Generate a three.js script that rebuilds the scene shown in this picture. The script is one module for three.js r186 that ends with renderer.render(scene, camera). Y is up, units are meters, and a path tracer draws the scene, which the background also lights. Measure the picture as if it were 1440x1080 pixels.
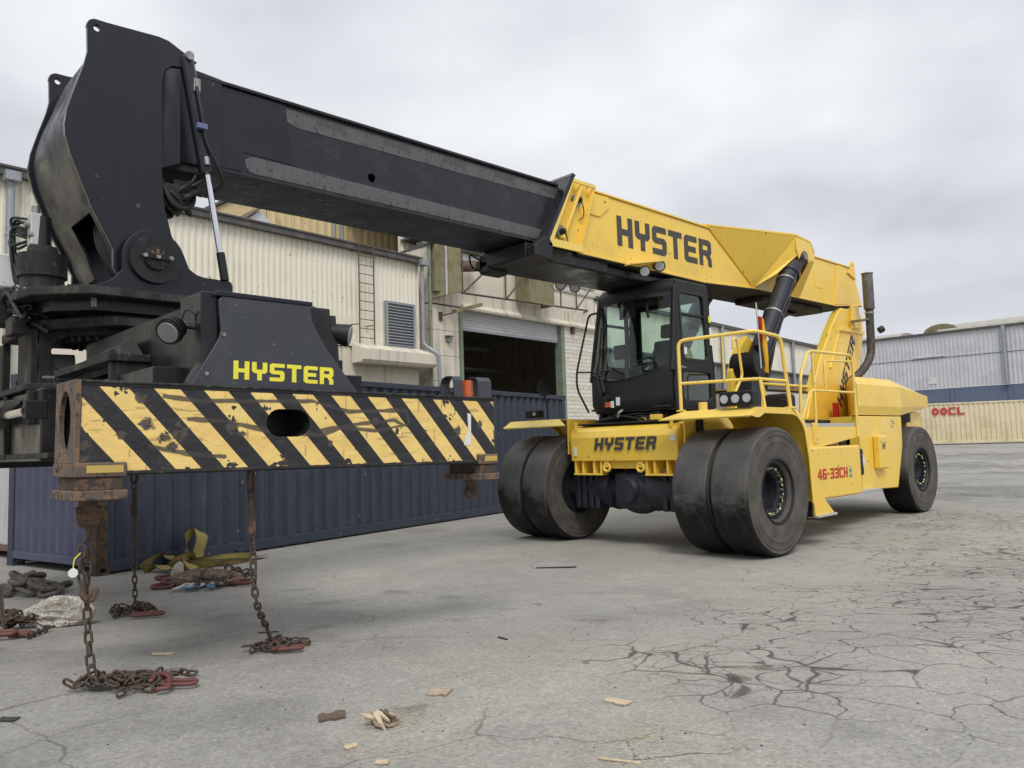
import * as THREE from 'three';
import { RoundedBoxGeometry } from 'three/addons/geometries/RoundedBoxGeometry.js';
import { mergeGeometries } from 'three/addons/utils/BufferGeometryUtils.js';

// World frame: x runs along the reach stacker towards its rear, y up, z towards its left side; metres.
const scene = new THREE.Scene();
// ---------------------------------------------------------------- camera
const CAM = new THREE.Vector3(-9.36, 1.51, 7.17), YAW = 0.7601, PITCH = 0.0796, ROLL = 0.0296, FPX = 1090.8;
const camera = new THREE.PerspectiveCamera(2 * Math.atan(540 / FPX) * 180 / Math.PI, 4 / 3, 0.1, 2000);
camera.position.copy(CAM);
camera.rotation.order = 'YXZ';
camera.rotation.set(PITCH, -YAW, -ROLL);
scene.add(camera);
const renderer = new THREE.WebGLRenderer({ antialias: true });
renderer.toneMapping = THREE.LinearToneMapping;
renderer.toneMappingExposure = 1.06;
renderer.shadowMap.enabled = true;

// ---------------------------------------------------------------- noise
function hash2(i, j, s) {
  let h = Math.imul(i, 374761393) ^ Math.imul(j, 668265263) ^ Math.imul(s | 0, 2147483647 ^ 0x5bd1e995);
  h = Math.imul(h ^ (h >>> 13), 1274126177); h ^= h >>> 16; h = Math.imul(h, 2246822519); h ^= h >>> 15;
  return (h >>> 0) / 4294967296;
}
function vn(x, y, s = 1, per = 0) {
  const i = Math.floor(x), j = Math.floor(y); let u = x - i, v = y - j; u = u * u * (3 - 2 * u); v = v * v * (3 - 2 * v);
  let i0 = i, i1 = i + 1, j0 = j, j1 = j + 1;
  if (per) { i0 = ((i0 % per) + per) % per; i1 = ((i1 % per) + per) % per; j0 = ((j0 % per) + per) % per; j1 = ((j1 % per) + per) % per; }
  const a = hash2(i0, j0, s), b = hash2(i1, j0, s), c = hash2(i0, j1, s), d = hash2(i1, j1, s);
  return a + (b - a) * u + (c - a) * v + (a - b - c + d) * u * v;
}
function fbm(x, y, s = 1, o = 4, per = 0) {
  let r = 0, a = .5, n = 0;
  for (let k = 0; k < o; k++) { r += a * vn(x, y, s + k * 17, per); n += a; a *= .5; x *= 2; y *= 2; per *= 2; }
  return r / n;
}
const clamp = (x, a = 0, b = 1) => Math.min(b, Math.max(a, x));
const sst = (a, b, x) => { const t = clamp((x - a) / (b - a)); return t * t * (3 - 2 * t); };
const mix = (a, b, t) => a + (b - a) * t;
let seed = 12345;
const rnd = () => { seed = (Math.imul(seed, 1664525) + 1013904223) >>> 0; return seed / 4294967296; };
const rr = (a, b) => a + (b - a) * rnd();

// ---------------------------------------------------------------- sky: closed overcast
{
  const W = 1024, Hh = 512, d = new Float32Array(W * Hh * 4);
  for (let j = 0; j < Hh; j++) {
    const el = ((j + .5) / Hh - .5) * Math.PI, sy = Math.sin(el), cyy = Math.cos(el);
    for (let i = 0; i < W; i++) {
      const az = ((i + .5) / W - .5) * 2 * Math.PI, x = Math.cos(az) * cyy, z = Math.sin(az) * cyy;
      const k = 1 / (Math.max(sy, 0) + .16), px = x * k, pz = z * k;
      const c1 = fbm(px * .85 + 7.3, pz * .85 + 2.1, 5, 5), c2 = fbm(px * 2.3 + 1.7, pz * 2.3 - 4.4, 31, 5);
      let L = mix(.63, .86, sst(0, .9, sy));
      const soft = sst(.02, .22, sy);
      L *= 1 + soft * ((c1 - .5) * .85 + (c2 - .5) * .58);
      L = mix(.80, L, sst(-.02, .2, sy));
      const dk = clamp((.80 - L) * 2.0);
      const o = (j * W + i) * 4;
      d[o] = L * (1 - .05 * dk - .025); d[o + 1] = L * (1 - .02 * dk); d[o + 2] = L * (1.055 + .04 * dk); d[o + 3] = 1;
      if (sy < -.01) { d[o] = .2; d[o + 1] = .2; d[o + 2] = .2; }
    }
  }
  const t = new THREE.DataTexture(d, W, Hh, THREE.RGBAFormat, THREE.FloatType);
  t.mapping = THREE.EquirectangularReflectionMapping; t.magFilter = t.minFilter = THREE.LinearFilter;
  t.wrapS = THREE.RepeatWrapping; t.needsUpdate = true;
  scene.background = t; scene.environment = t;
}
// ---------------------------------------------------------------- sun, veiled by cloud
const sun = new THREE.DirectionalLight(new THREE.Color(1, .965, .91), 1.75);
sun.position.set(-22, 46, 30); sun.target.position.set(0, 0, 0);
sun.castShadow = true; sun.shadow.radius = 42; sun.shadow.mapSize.set(2048, 2048);
Object.assign(sun.shadow.camera, { left: -30, right: 45, top: 30, bottom: -30, near: 1, far: 160 });
scene.add(sun, sun.target);

// ---------------------------------------------------------------- pixel (1440 x 1080) to ray, ground shape
function ray(px, py) {
  const v = new THREE.Vector3((px - 720) / FPX, -(py - 540) / FPX, -1);
  return v.applyEuler(new THREE.Euler(PITCH, -YAW, -ROLL, 'YXZ'));
}
const FWD = [Math.sin(YAW), -Math.cos(YAW)], RGT = [Math.cos(YAW), Math.sin(YAW)];
const depthOf = (x, z) => FWD[0] * (x - CAM.x) + FWD[1] * (z - CAM.z);
// the yard falls from where the photographer stands to the machine and rises again far behind it
function H(x, z) { const d = depthOf(x, z); return .309 * sst(0, 1, (9.2 - d) / 5.3) + .83 * sst(0, 1, (d - 20) / 30); }
function onGround(px, py) {
  const r = ray(px, py); let t = .5;
  for (let k = 0; k < 6000; k++) {
    const x = CAM.x + r.x * t, y = CAM.y + r.y * t, z = CAM.z + r.z * t;
    if (y < H(x, z)) return new THREE.Vector3(x, H(x, z), z);
    t += t < 15 ? .004 : .05;
  }
  return new THREE.Vector3(CAM.x + r.x * t, 0, CAM.z + r.z * t);
}

// ---------------------------------------------------------------- textures
function dataTex(w, h, fn, srgb = true, rep = 0) {
  const d = new Uint8Array(w * h * 4), c = [0, 0, 0];
  for (let j = 0; j < h; j++) for (let i = 0; i < w; i++) {
    fn(i, j, c); const o = (j * w + i) * 4;
    for (let k = 0; k < 3; k++) {
      let v = clamp(c[k]); if (srgb) v = v <= .0031308 ? v * 12.92 : 1.055 * Math.pow(v, 1 / 2.4) - .055;
      d[o + k] = v * 255 + .5;
    }
    d[o + 3] = 255;
  }
  const t = new THREE.DataTexture(d, w, h, THREE.RGBAFormat);
  if (srgb) t.colorSpace = THREE.SRGBColorSpace;
  t.magFilter = THREE.LinearFilter; t.minFilter = THREE.LinearMipmapLinearFilter; t.generateMipmaps = true;
  t.wrapS = t.wrapT = THREE.RepeatWrapping; if (rep) t.repeat.set(1 / rep, 1 / rep);
  t.needsUpdate = true; return t;
}
const gray = (n, fn, rep) => dataTex(n, n, (i, j, c) => { c[0] = c[1] = c[2] = fn(i / n, j / n); }, false, rep);
const roughA = gray(512, (u, v) => { const a = fbm(u * 8, v * 8, 3, 5, 8), b = fbm(u * 40, v * 40, 9, 2, 40); return clamp(.40 + (a - .5) * .75 + (b - .5) * .18); }, 2.3);
const grainB = gray(512, (u, v) => .5 * fbm(u * 64, v * 64, 21, 3, 64) + .5 * fbm(u * 14, v * 14, 22, 3, 14), .9);
// tinted paint: base colour with dust grain, faint run marks and small chips showing another colour
function paintTex(base, dirt, chip, chipAmt, dirtAmt, rep, s) {
  return dataTex(512, 512, (i, j, c) => {
    const u = i / 512, v = j / 512;
    const a = fbm(u * 6, v * 6, s, 5, 6), st = fbm(u * 60, v * 5, s + 3, 3, 60) , f = vn(u * 256, v * 256, s + 5, 256);
    let k = clamp(sst(.45, .85, a) * dirtAmt * 1.3 + sst(.58, .8, st) * dirtAmt * .8 + (f - .5) * dirtAmt * .35);
    const p = fbm(u * 30, v * 30, s + 8, 4, 30), cm = sst(1 - chipAmt, 1 - chipAmt + .03, p);
    for (let q = 0; q < 3; q++) c[q] = mix(mix(base[q], dirt[q], k), chip[q], cm);
  }, true, rep);
}
// scaly rust: plates of brown and orange with dark pits
function rustTex(a, b, d, rep, s) {
  return dataTex(512, 512, (i, j, c) => {
    const u = i / 512, v = j / 512, n = fbm(u * 7, v * 7, s, 6, 7), m = fbm(u * 17, v * 17, s + 9, 5, 17), p = vn(u * 170, v * 170, s + 4, 170), k = sst(.40, .62, n), e = sst(.60, .70, m);
    for (let q = 0; q < 3; q++) c[q] = mix(mix(a[q], b[q], k), d[q], e) * (.82 + .36 * p);
  }, true, rep);
}
function std(o) { return new THREE.MeshPhysicalMaterial(Object.assign({ color: 0xffffff, roughness: .6, metalness: 0 }, o)); }
const M = {};
const YEL = [.89, .60, .075];
M.yellow = std({ map: paintTex(YEL, [.58, .40, .11], [.16, .13, .09], .195, .22, 2.1, 11), roughnessMap: roughA, roughness: .85, clearcoat: .35, clearcoatRoughness: .22 });
M.yellowClean = std({ map: paintTex([.88, .645, .14], [.64, .47, .16], [.25, .2, .12], .19, .24, 1.3, 15), roughness: .45 });
M.black = std({ map: paintTex([.013, .0135, .016], [.05, .047, .042], [.08, .075, .07], .20, .32, 1.7, 41), roughnessMap: roughA, roughness: .85, specularIntensity: .6, clearcoat: .12, clearcoatRoughness: .3 });
M.blackGloss = std({ map: paintTex([.010, .0115, .018], [.022, .022, .026], [.07, .07, .07], .19, .28, 2.6, 43), roughnessMap: roughA, roughness: .55, specularIntensity: .7, clearcoat: .18, clearcoatRoughness: .2 });
M.blackSatin = std({ map: paintTex([.014, .0145, .017], [.045, .045, .046], [.09, .09, .09], .21, .45, 1.4, 45), roughnessMap: roughA, roughness: 1.0, specularIntensity: .75 });
M.charcoal = std({ map: paintTex([.042, .046, .060], [.07, .07, .072], [.15, .15, .15], .185, .3, 1.1, 47), roughnessMap: roughA, roughness: .9 });
M.dirtyBlack = std({ map: paintTex([.017, .017, .017], [.075, .072, .064], [.09, .07, .05], .22, .55, 1.2, 51), specularIntensity: .6, roughness: .7, bumpMap: grainB, bumpScale: .002 });
M.wornGrey = std({ map: paintTex([.10, .102, .105], [.045, .045, .047], [.018, .018, .02], .29, .6, .8, 55), roughness: .55, bumpMap: grainB, bumpScale: .0015 });
M.grease = std({ map: paintTex([.012, .013, .018], [.03, .029, .031], [.006, .006, .007], .36, .45, .6, 57), specularIntensity: .7, roughnessMap: roughA, roughness: .75, bumpMap: grainB, bumpScale: .004, clearcoat: .25, clearcoatRoughness: .3 });
M.navy = std({ map: paintTex([.011, .014, .024], [.035, .035, .038], [.06, .05, .045], .21, .4, .8, 61), roughness: .5 });
M.plastic = std({ color: new THREE.Color(.013, .013, .014), roughness: .5, specularIntensity: .7, bumpMap: grainB, bumpScale: .0006 });
M.hose = std({ color: new THREE.Color(.014, .014, .015), roughness: .55 });
M.chrome = std({ color: new THREE.Color(.75, .76, .78), metalness: 1, roughness: .16 });
M.steel = std({ map: paintTex([.32, .32, .31], [.16, .14, .12], [.1, .07, .05], .3, .5, .5, 65), metalness: .6, roughness: .45 });
M.alu = std({ color: new THREE.Color(.55, .55, .54), metalness: .5, roughness: .5, bumpMap: grainB, bumpScale: .001 });
M.white = std({ map: paintTex([.66, .67, .68], [.42, .40, .36], [.3, .28, .25], .25, .4, 1.4, 67), roughness: .5 });
M.rust = std({ map: rustTex([.062, .047, .038], [.13, .075, .045], [.04, .034, .032], .5, 71), roughness: .9, bumpMap: grainB, bumpScale: .002 });
M.rustPale = std({ map: rustTex([.115, .092, .075], [.185, .118, .075], [.065, .054, .048], .55, 73), roughness: .9, bumpMap: grainB, bumpScale: .002 });
M.chain = std({ map: rustTex([.075, .060, .050], [.135, .080, .052], [.06, .055, .052], .12, 77), roughness: .75, metalness: .25 });
M.redPaint = std({ map: paintTex([.165, .037, .033], [.10, .062, .05], [.08, .066, .06], .42, 1.0, .13, 79), roughness: .6 });
M.redPlain = std({ color: new THREE.Color(.42, .012, .015), roughness: .5 });
M.glass = std({ color: new THREE.Color(.80, .89, .86), roughness: .015, transmission: 1, thickness: 0, ior: 1.5, side: THREE.DoubleSide });
M.lens = std({ color: new THREE.Color(.50, .50, .50), roughness: .18, metalness: .35, clearcoat: 1, clearcoatRoughness: .05 });
M.lensDim = std({ color: new THREE.Color(.33, .33, .32), roughness: .25, metalness: .3, clearcoat: 1, clearcoatRoughness: .08 });
M.amber = std({ color: new THREE.Color(.5, .10, .025), roughness: .3, clearcoat: .6 });
M.label = std({ color: new THREE.Color(.72, .72, .70), roughness: .6 });
M.trim = std({ color: new THREE.Color(.022, .022, .023), roughness: .8 });
M.textDark = std({ map: paintTex([.055, .053, .05], [.09, .085, .075], [.3, .22, .08], .17, .3, 1, 81), roughness: .6 });
M.textYellow = std({ color: new THREE.Color(.86, .78, .06), roughness: .5 });
M.textRed = std({ color: new THREE.Color(.50, .035, .025), roughness: .5 });
// rubber: scuffed slick tread and dusty brown-grey wall
// tread map runs once round the tyre (u = 0 at the ground): paler grey on the upper part with a ragged edge, darker grey below
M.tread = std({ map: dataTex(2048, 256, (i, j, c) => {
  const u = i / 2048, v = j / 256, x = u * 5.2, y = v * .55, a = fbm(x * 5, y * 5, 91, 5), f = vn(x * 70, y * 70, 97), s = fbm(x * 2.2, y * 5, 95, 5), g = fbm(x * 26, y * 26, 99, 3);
  const upperGrey = sst(.30, .235, Math.abs(u - .5) + (s - .5) * .16 + (g - .5) * .05), sc = sst(.66, .72, fbm(x * 3, y * 26, 94, 3));
  let n = mix(.009, .086, upperGrey * (.5 + .75 * a)) + (f - .5) * .014 + sc * .012; c[0] = n * 1.03; c[1] = n; c[2] = n * .965;
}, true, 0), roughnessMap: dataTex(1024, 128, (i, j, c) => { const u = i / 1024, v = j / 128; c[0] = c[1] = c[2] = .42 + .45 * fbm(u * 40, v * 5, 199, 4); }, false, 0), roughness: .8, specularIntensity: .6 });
M.wall = std({ map: dataTex(512, 512, (i, j, c) => {
  const u = i / 512, v = j / 512, a = fbm(u * 7, v * 7, 101, 5, 7), n = .074 + (a - .5) * .075 + (vn(u * 200, v * 200, 103, 200) - .5) * .02;
  c[0] = n * 1.12; c[1] = n; c[2] = n * .89;
}, true, 1.1), roughness: .88, bumpMap: grainB, bumpScale: .002 });

// ---------------------------------------------------------------- geometry helpers
const V = (x, y, z) => new THREE.Vector3(x, y, z);
function fin(g) {   // plain attributes, uv in metres by box projection
  if (g.index) g = g.toNonIndexed();
  if (!g.attributes.normal) g.computeVertexNormals();
  const p = g.attributes.position, n = p.count, uv = new Float32Array(n * 2), a = V(), b = V(), c = V();
  for (let i = 0; i < n; i += 3) {
    a.fromBufferAttribute(p, i); b.fromBufferAttribute(p, i + 1); c.fromBufferAttribute(p, i + 2);
    const N = b.clone().sub(a).cross(c.clone().sub(a)), ax = Math.abs(N.x), ay = Math.abs(N.y), az = Math.abs(N.z);
    [a, b, c].forEach((q, k) => {
      const o = (i + k) * 2;
      if (az >= ax && az >= ay) { uv[o] = q.x; uv[o + 1] = q.y; } else if (ax >= ay) { uv[o] = q.z; uv[o + 1] = q.y; } else { uv[o] = q.x; uv[o + 1] = q.z; }
    });
  }
  const r = new THREE.BufferGeometry();
  r.setAttribute('position', p); r.setAttribute('normal', g.attributes.normal); r.setAttribute('uv', new THREE.BufferAttribute(uv, 2));
  return r;
}
function obj(name, geos, mat, parent, keepUV) {
  const list = (Array.isArray(geos) ? geos : [geos]).map(g => keepUV ? g : fin(g));
  const m = new THREE.Mesh(list.length > 1 ? mergeGeometries(list) : list[0], mat);
  m.name = name; m.castShadow = m.receiveShadow = true; (parent || scene).add(m); return m;
}
function each(name, list, mat, parent) { return list.map(g => obj(name, g, mat, parent)); }
const used = {};
function numbered(n) { const k = used[n] = (used[n] === undefined ? 0 : used[n] + 1); return k ? n + '_' + String(k).padStart(3, '0') : n; }
function tag(o, label, category, group, kind) { o.userData.label = label; if (category) o.userData.category = category; if (group) o.userData.group = group; if (kind) o.userData.kind = kind; return o; }
function thing(name, label, category, group) { const g = new THREE.Group(); g.name = numbered(name); scene.add(g); return tag(g, label, category, group); }
function grp(name, parent) { const g = new THREE.Group(); g.name = name; parent.add(g); return g; }
function bx(x0, x1, y0, y1, z0, z1, r = .008) {
  const w = x1 - x0, h = y1 - y0, d = z1 - z0, m = Math.min(w, h, d);
  const g = m < .006 ? new THREE.BoxGeometry(w, h, d) : new RoundedBoxGeometry(w, h, d, 1, Math.min(r, m * .3));
  return g.translate((x0 + x1) / 2, (y0 + y1) / 2, (z0 + z1) / 2);
}
function shapeOf(pts, holes) {
  const s = pts.isShape || pts instanceof THREE.Shape ? pts : new THREE.Shape(pts.map(p => new THREE.Vector2(p[0], p[1])));
  for (const h of holes || []) s.holes.push(new THREE.Path(h.map(p => new THREE.Vector2(p[0], p[1]))));
  return s;
}
function ext(pts, z0, z1, bev = .005, holes) {
  const b = Math.min(bev, (z1 - z0) * .3);
  return new THREE.ExtrudeGeometry(shapeOf(pts, holes), { depth: z1 - z0 - 2 * b, bevelEnabled: b > 0, bevelThickness: b, bevelSize: b, bevelOffset: -b, bevelSegments: 1, curveSegments: 20 }).translate(0, 0, z0 + b);
}
const BX = new THREE.Matrix4().makeBasis(V(0, 0, 1), V(0, 1, 0), V(-1, 0, 0)), BY = new THREE.Matrix4().makeBasis(V(1, 0, 0), V(0, 0, 1), V(0, -1, 0));
const extX = (zy, x0, x1, bev, holes) => ext(zy, -x1, -x0, bev, holes).applyMatrix4(BX);   // outline in (z, y)
const extY = (xz, y0, y1, bev, holes) => ext(xz, -y1, -y0, bev, holes).applyMatrix4(BY);   // outline in (x, z)
function cy(a, b, r0, r1 = r0, seg = 20, open = false) {
  const d = b.clone().sub(a), g = new THREE.CylinderGeometry(r1, r0, d.length(), seg, 1, open);
  g.applyQuaternion(new THREE.Quaternion().setFromUnitVectors(V(0, 1, 0), d.clone().normalize()));
  const m = a.clone().add(b).multiplyScalar(.5); return g.translate(m.x, m.y, m.z);
}
function fillet(pts, rad) {
  const c = new THREE.CurvePath(); let prev = pts[0];
  for (let i = 1; i < pts.length - 1; i++) {
    const p = pts[i], a = pts[i - 1].clone().sub(p), b = pts[i + 1].clone().sub(p), r = Math.min(rad, a.length() * .45, b.length() * .45);
    const p0 = p.clone().addScaledVector(a.normalize(), r), p1 = p.clone().addScaledVector(b.normalize(), r);
    c.add(new THREE.LineCurve3(prev, p0)); c.add(new THREE.QuadraticBezierCurve3(p0, p, p1)); prev = p1;
  }
  c.add(new THREE.LineCurve3(prev, pts[pts.length - 1])); return c;
}
function sweep(pos, r, rs = 8, closed = false) {   // tube through an explicit list of points
  const n = pos.length, P = [], N = [], I = []; let up = V(.3, 1, .2).normalize();
  for (let i = 0; i < n; i++) {
    const a = pos[closed ? (i + n - 1) % n : Math.max(0, i - 1)], b = pos[closed ? (i + 1) % n : Math.min(n - 1, i + 1)], t = b.clone().sub(a).normalize();
    let u = up.clone().addScaledVector(t, -up.dot(t)); if (u.length() < .05) u = V(t.z, t.x, t.y).cross(t); u.normalize(); if (i) up = u; const w = t.clone().cross(u);
    const R = Array.isArray(r) ? r[i] : r;
    for (let k = 0; k <= rs; k++) { const q = k / rs * 2 * Math.PI, d = u.clone().multiplyScalar(Math.cos(q)).addScaledVector(w, Math.sin(q)); N.push(d.x, d.y, d.z); P.push(pos[i].x + d.x * R, pos[i].y + d.y * R, pos[i].z + d.z * R); }
  }
  const m = rs + 1;
  for (let i = 0; i < (closed ? n : n - 1); i++) for (let k = 0; k < rs; k++) { const a = i * m + k, b = ((i + 1) % n) * m + k; I.push(a, a + 1, b, b, a + 1, b + 1); }
  const g = new THREE.BufferGeometry(); g.setAttribute('position', new THREE.Float32BufferAttribute(P, 3)); g.setAttribute('normal', new THREE.Float32BufferAttribute(N, 3)); g.setIndex(I); return g;
}
function rail(pts, r, rad = .12, rs = 8) {
  const c = fillet(pts, rad), out = [];
  c.curves.forEach((k, i) => { const n = k instanceof THREE.LineCurve3 ? 1 : 6; for (let j = i ? 1 : 0; j <= n; j++) out.push(k.getPoint(j / n)); });
  const caps = [out[0], out[out.length - 1]].map(p => new THREE.SphereGeometry(r, 8, 6).translate(p.x, p.y, p.z));
  return [sweep(out, r, rs), ...caps].map(fin);
}
function hose(pts, r, n = 24, rs = 6) { return sweep(new THREE.CatmullRomCurve3(pts, false, 'centripetal').getPoints(n), r, rs); }
function prism(poly, t) {   // planar convex polygon (Vector3 list) with thickness vector t
  const n = poly.length, P = [], q = poly.map(p => p.clone().add(t)), tri = (a, b, c) => P.push(a.x, a.y, a.z, b.x, b.y, b.z, c.x, c.y, c.z);
  for (let i = 1; i < n - 1; i++) { tri(poly[0], poly[i + 1], poly[i]); tri(q[0], q[i], q[i + 1]); }
  for (let i = 0; i < n; i++) { const j = (i + 1) % n; tri(poly[i], poly[j], q[j]); tri(poly[i], q[j], q[i]); }
  const g = new THREE.BufferGeometry(); g.setAttribute('position', new THREE.Float32BufferAttribute(P, 3));
  // orient outwards
  const N = poly[1].clone().sub(poly[0]).cross(poly[2].clone().sub(poly[0])); if (N.dot(t) < 0) { const a = g.attributes.position.array; for (let i = 0; i < a.length; i += 9) for (let k = 0; k < 3; k++) { const x = a[i + 3 + k]; a[i + 3 + k] = a[i + 6 + k]; a[i + 6 + k] = x; } }
  g.computeVertexNormals(); return g;
}
function loft(rows) {   // rows of equal-length Vector3 lists -> smooth sheet
  const P = [], I = [], m = rows[0].length;
  rows.forEach(r => r.forEach(p => P.push(p.x, p.y, p.z)));
  for (let i = 0; i < rows.length - 1; i++) for (let k = 0; k < m - 1; k++) { const a = i * m + k; I.push(a, a + 1, a + m, a + m, a + 1, a + m + 1); }
  const g = new THREE.BufferGeometry(); g.setAttribute('position', new THREE.Float32BufferAttribute(P, 3)); g.setIndex(I); g.computeVertexNormals(); return g;
}
function circlePts(cx, cy_, r, n = 24, a0 = 0, a1 = 2 * Math.PI) { const o = []; for (let i = 0; i < n; i++) { const a = a0 + (a1 - a0) * i / (a1 - a0 > 6.2 ? n : n - 1); o.push([cx + r * Math.cos(a), cy_ + r * Math.sin(a)]); } return o; }
function slotPts(cx, cy_, hl, r, n = 10) { return [...circlePts(cx + hl - r, cy_, r, n, -Math.PI / 2, Math.PI / 2), ...circlePts(cx - hl + r, cy_, r, n, Math.PI / 2, 1.5 * Math.PI)]; }
// block letters, 10 x 14 units
const GL = {
  H: [[[0, 0], [3, 0], [3, 5.3], [7, 5.3], [7, 0], [10, 0], [10, 14], [7, 14], [7, 8.3], [3, 8.3], [3, 14], [0, 14]]],
  Y: [[[0, 14], [0, 7], [1.7, 5.3], [3.5, 5.3], [3.5, 0], [6.5, 0], [6.5, 5.3], [8.3, 5.3], [10, 7], [10, 14], [7, 14], [7, 8.3], [3, 8.3], [3, 14]]],
  S: [[[0, 0], [8.5, 0], [10, 1.5], [10, 7], [8.5, 8.5], [3, 8.5], [3, 11], [10, 11], [10, 14], [1.5, 14], [0, 12.5], [0, 7], [1.5, 5.5], [7, 5.5], [7, 3], [0, 3]]],
  T: [[[3.5, 0], [6.5, 0], [6.5, 11], [10, 11], [10, 14], [0, 14], [0, 11], [3.5, 11]]],
  E: [[[10, 0], [10, 3], [3, 3], [3, 5.5], [9, 5.5], [9, 8.5], [3, 8.5], [3, 11], [10, 11], [10, 14], [1.5, 14], [0, 12.5], [0, 1.5], [1.5, 0]]],
  R: [[[0, 0], [3, 0], [3, 5.5], [5.4, 5.5], [7, 3], [7, 0], [10, 0], [10, 3.6], [8.7, 6], [10, 7.2], [10, 12.5], [8.5, 14], [0, 14]], [[3, 8.5], [7, 8.5], [7, 11], [3, 11]]],
  C: [[[10, 0], [10, 3], [3, 3], [3, 11], [10, 11], [10, 14], [1.5, 14], [0, 12.5], [0, 1.5], [1.5, 0]]],
  L: [[[0, 0], [10, 0], [10, 3], [3, 3], [3, 14], [0, 14]]],
  O: [0, 1].map(k => Array.from({ length: 20 }, (_, i) => [5 + (5 - 2.9 * k) * Math.cos(i * .31416), 7 + (7 - 4.1 * k) * Math.sin(i * .31416)])),
  4: [[[5.6, 0], [8.4, 0], [8.4, 3], [10, 3], [10, 5.6], [8.4, 5.6], [8.4, 14], [5.4, 14], [0, 6], [0, 3], [5.6, 3]], [[2.9, 5.6], [5.6, 5.6], [5.6, 9.6]]],
  6: [[[1.5, 0], [8.5, 0], [10, 1.5], [10, 7], [8.5, 8.5], [3, 8.5], [3, 11.2], [9.5, 11.2], [9.5, 14], [1.5, 14], [0, 12.5], [0, 1.5]], [[3, 2.9], [7, 2.9], [7, 5.7], [3, 5.7]]],
  3: [[[0, 0], [8.5, 0], [10, 1.5], [10, 6], [9, 7], [10, 8], [10, 12.5], [8.5, 14], [0, 14], [0, 11.2], [7, 11.2], [7, 8.3], [2, 8.3], [2, 5.6], [7, 5.6], [7, 2.9], [0, 2.9]]],
  '-': [[[1, 5.7], [5, 5.7], [5, 8.4], [1, 8.4]]],
};
function lettering(str, org, ux, uy, len, h, thick, skew = 0) {
  const adv = []; let w = 0; for (const c of str) { adv.push(w); w += c === '-' ? 7.4 : 11.7; } w -= 1.7;
  const sx = len / w, sy = h / 14, n = ux.clone().cross(uy), out = [];
  [...str].forEach((c, i) => {
    const f = p => [(adv[i] + p[0]) * sx + skew * p[1] * sy, p[1] * sy], g = GL[c];
    out.push(ext(g[0].map(f), 0, thick, 0, g.slice(1).map(r => r.map(f))));
  });
  const m = new THREE.Matrix4().makeBasis(ux, uy, n).setPosition(org);
  return out.map(g => fin(g.applyMatrix4(m)));
}
// ================================================================ SETTING: the yard
function vorEdge(x, y, s) {   // distance-like measure to the border between cells
  const i = Math.floor(x), j = Math.floor(y); let f1 = 9, f2 = 9;
  for (let b = -1; b <= 1; b++) for (let a = -1; a <= 1; a++) {
    const dx = i + a + .5 + (hash2(i + a, j + b, s) - .5) * .95 - x, dy = j + b + .5 + (hash2(i + a, j + b, s + 7) - .5) * .95 - y, q = dx * dx + dy * dy;
    if (q < f1) { f2 = f1; f1 = q; } else if (q < f2) f2 = q;
  }
  return Math.sqrt(f2) - Math.sqrt(f1);
}
// where the photograph shows broken paving: centre pixel, radius in metres, strength
const CRK = [[1010, 925, .55, 1], [1120, 935, .7, .95], [1235, 900, .8, .8], [1330, 850, 1.0, 1], [1420, 800, 1.3, 1], [1400, 880, .9, .75], [1290, 960, .8, .5], [1250, 760, 1.3, .65], [1150, 830, .7, .5], [1390, 730, 2.2, .7],
  [700, 1030, .3, .35], [930, 1060, .35, .4], [1330, 690, 2.5, .6], [960, 910, .35, .6], [1240, 1050, .5, .3], [620, 1050, .3, .25], [1190, 870, .8, .8], [1300, 905, .7, .8], [1380, 775, 1.5, 1], [1330, 800, 1.0, 1], [1410, 850, 1.0, .95], [1430, 930, .6, .6], [1200, 950, .5, .5], [1280, 830, .9, .7], [1080, 870, .6, .6]].map(([px, py, r, k]) => { const q = onGround(px, py); return [q.x, q.z, r, k]; });
const PATCH = [[1072, 938, .11, 1], [940, 918, .07, .8], [1040, 955, .05, 1], [1050, 884, .06, 1]].map(([px, py, r, k]) => { const q = onGround(px, py); return [q.x, q.z, r, k]; });
const DARKS = [[1360, 655, 3.6, 1.1, .75], [1400, 690, 2.6, 1.4, .55], [1430, 640, 6, 2, .5], [1240, 690, 2.2, .25, .5], [1420, 665, 4, .35, .7], [1350, 640, 4, .3, .6], [1330, 700, 1.6, .5, .5], [560, 832, .22, .1, .6], [455, 848, .25, .12, .5], [450, 882, .2, .06, .6], [630, 840, .2, .07, .6], [640, 872, .15, .05, .4], [575, 1000, .13, .05, .8], [420, 830, .3, .05, .5], [545, 910, .05, .03, .5]].map(([px, py, a, b, k]) => { const q = onGround(px, py); return [q.x, q.z, a, b, k]; });
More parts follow.
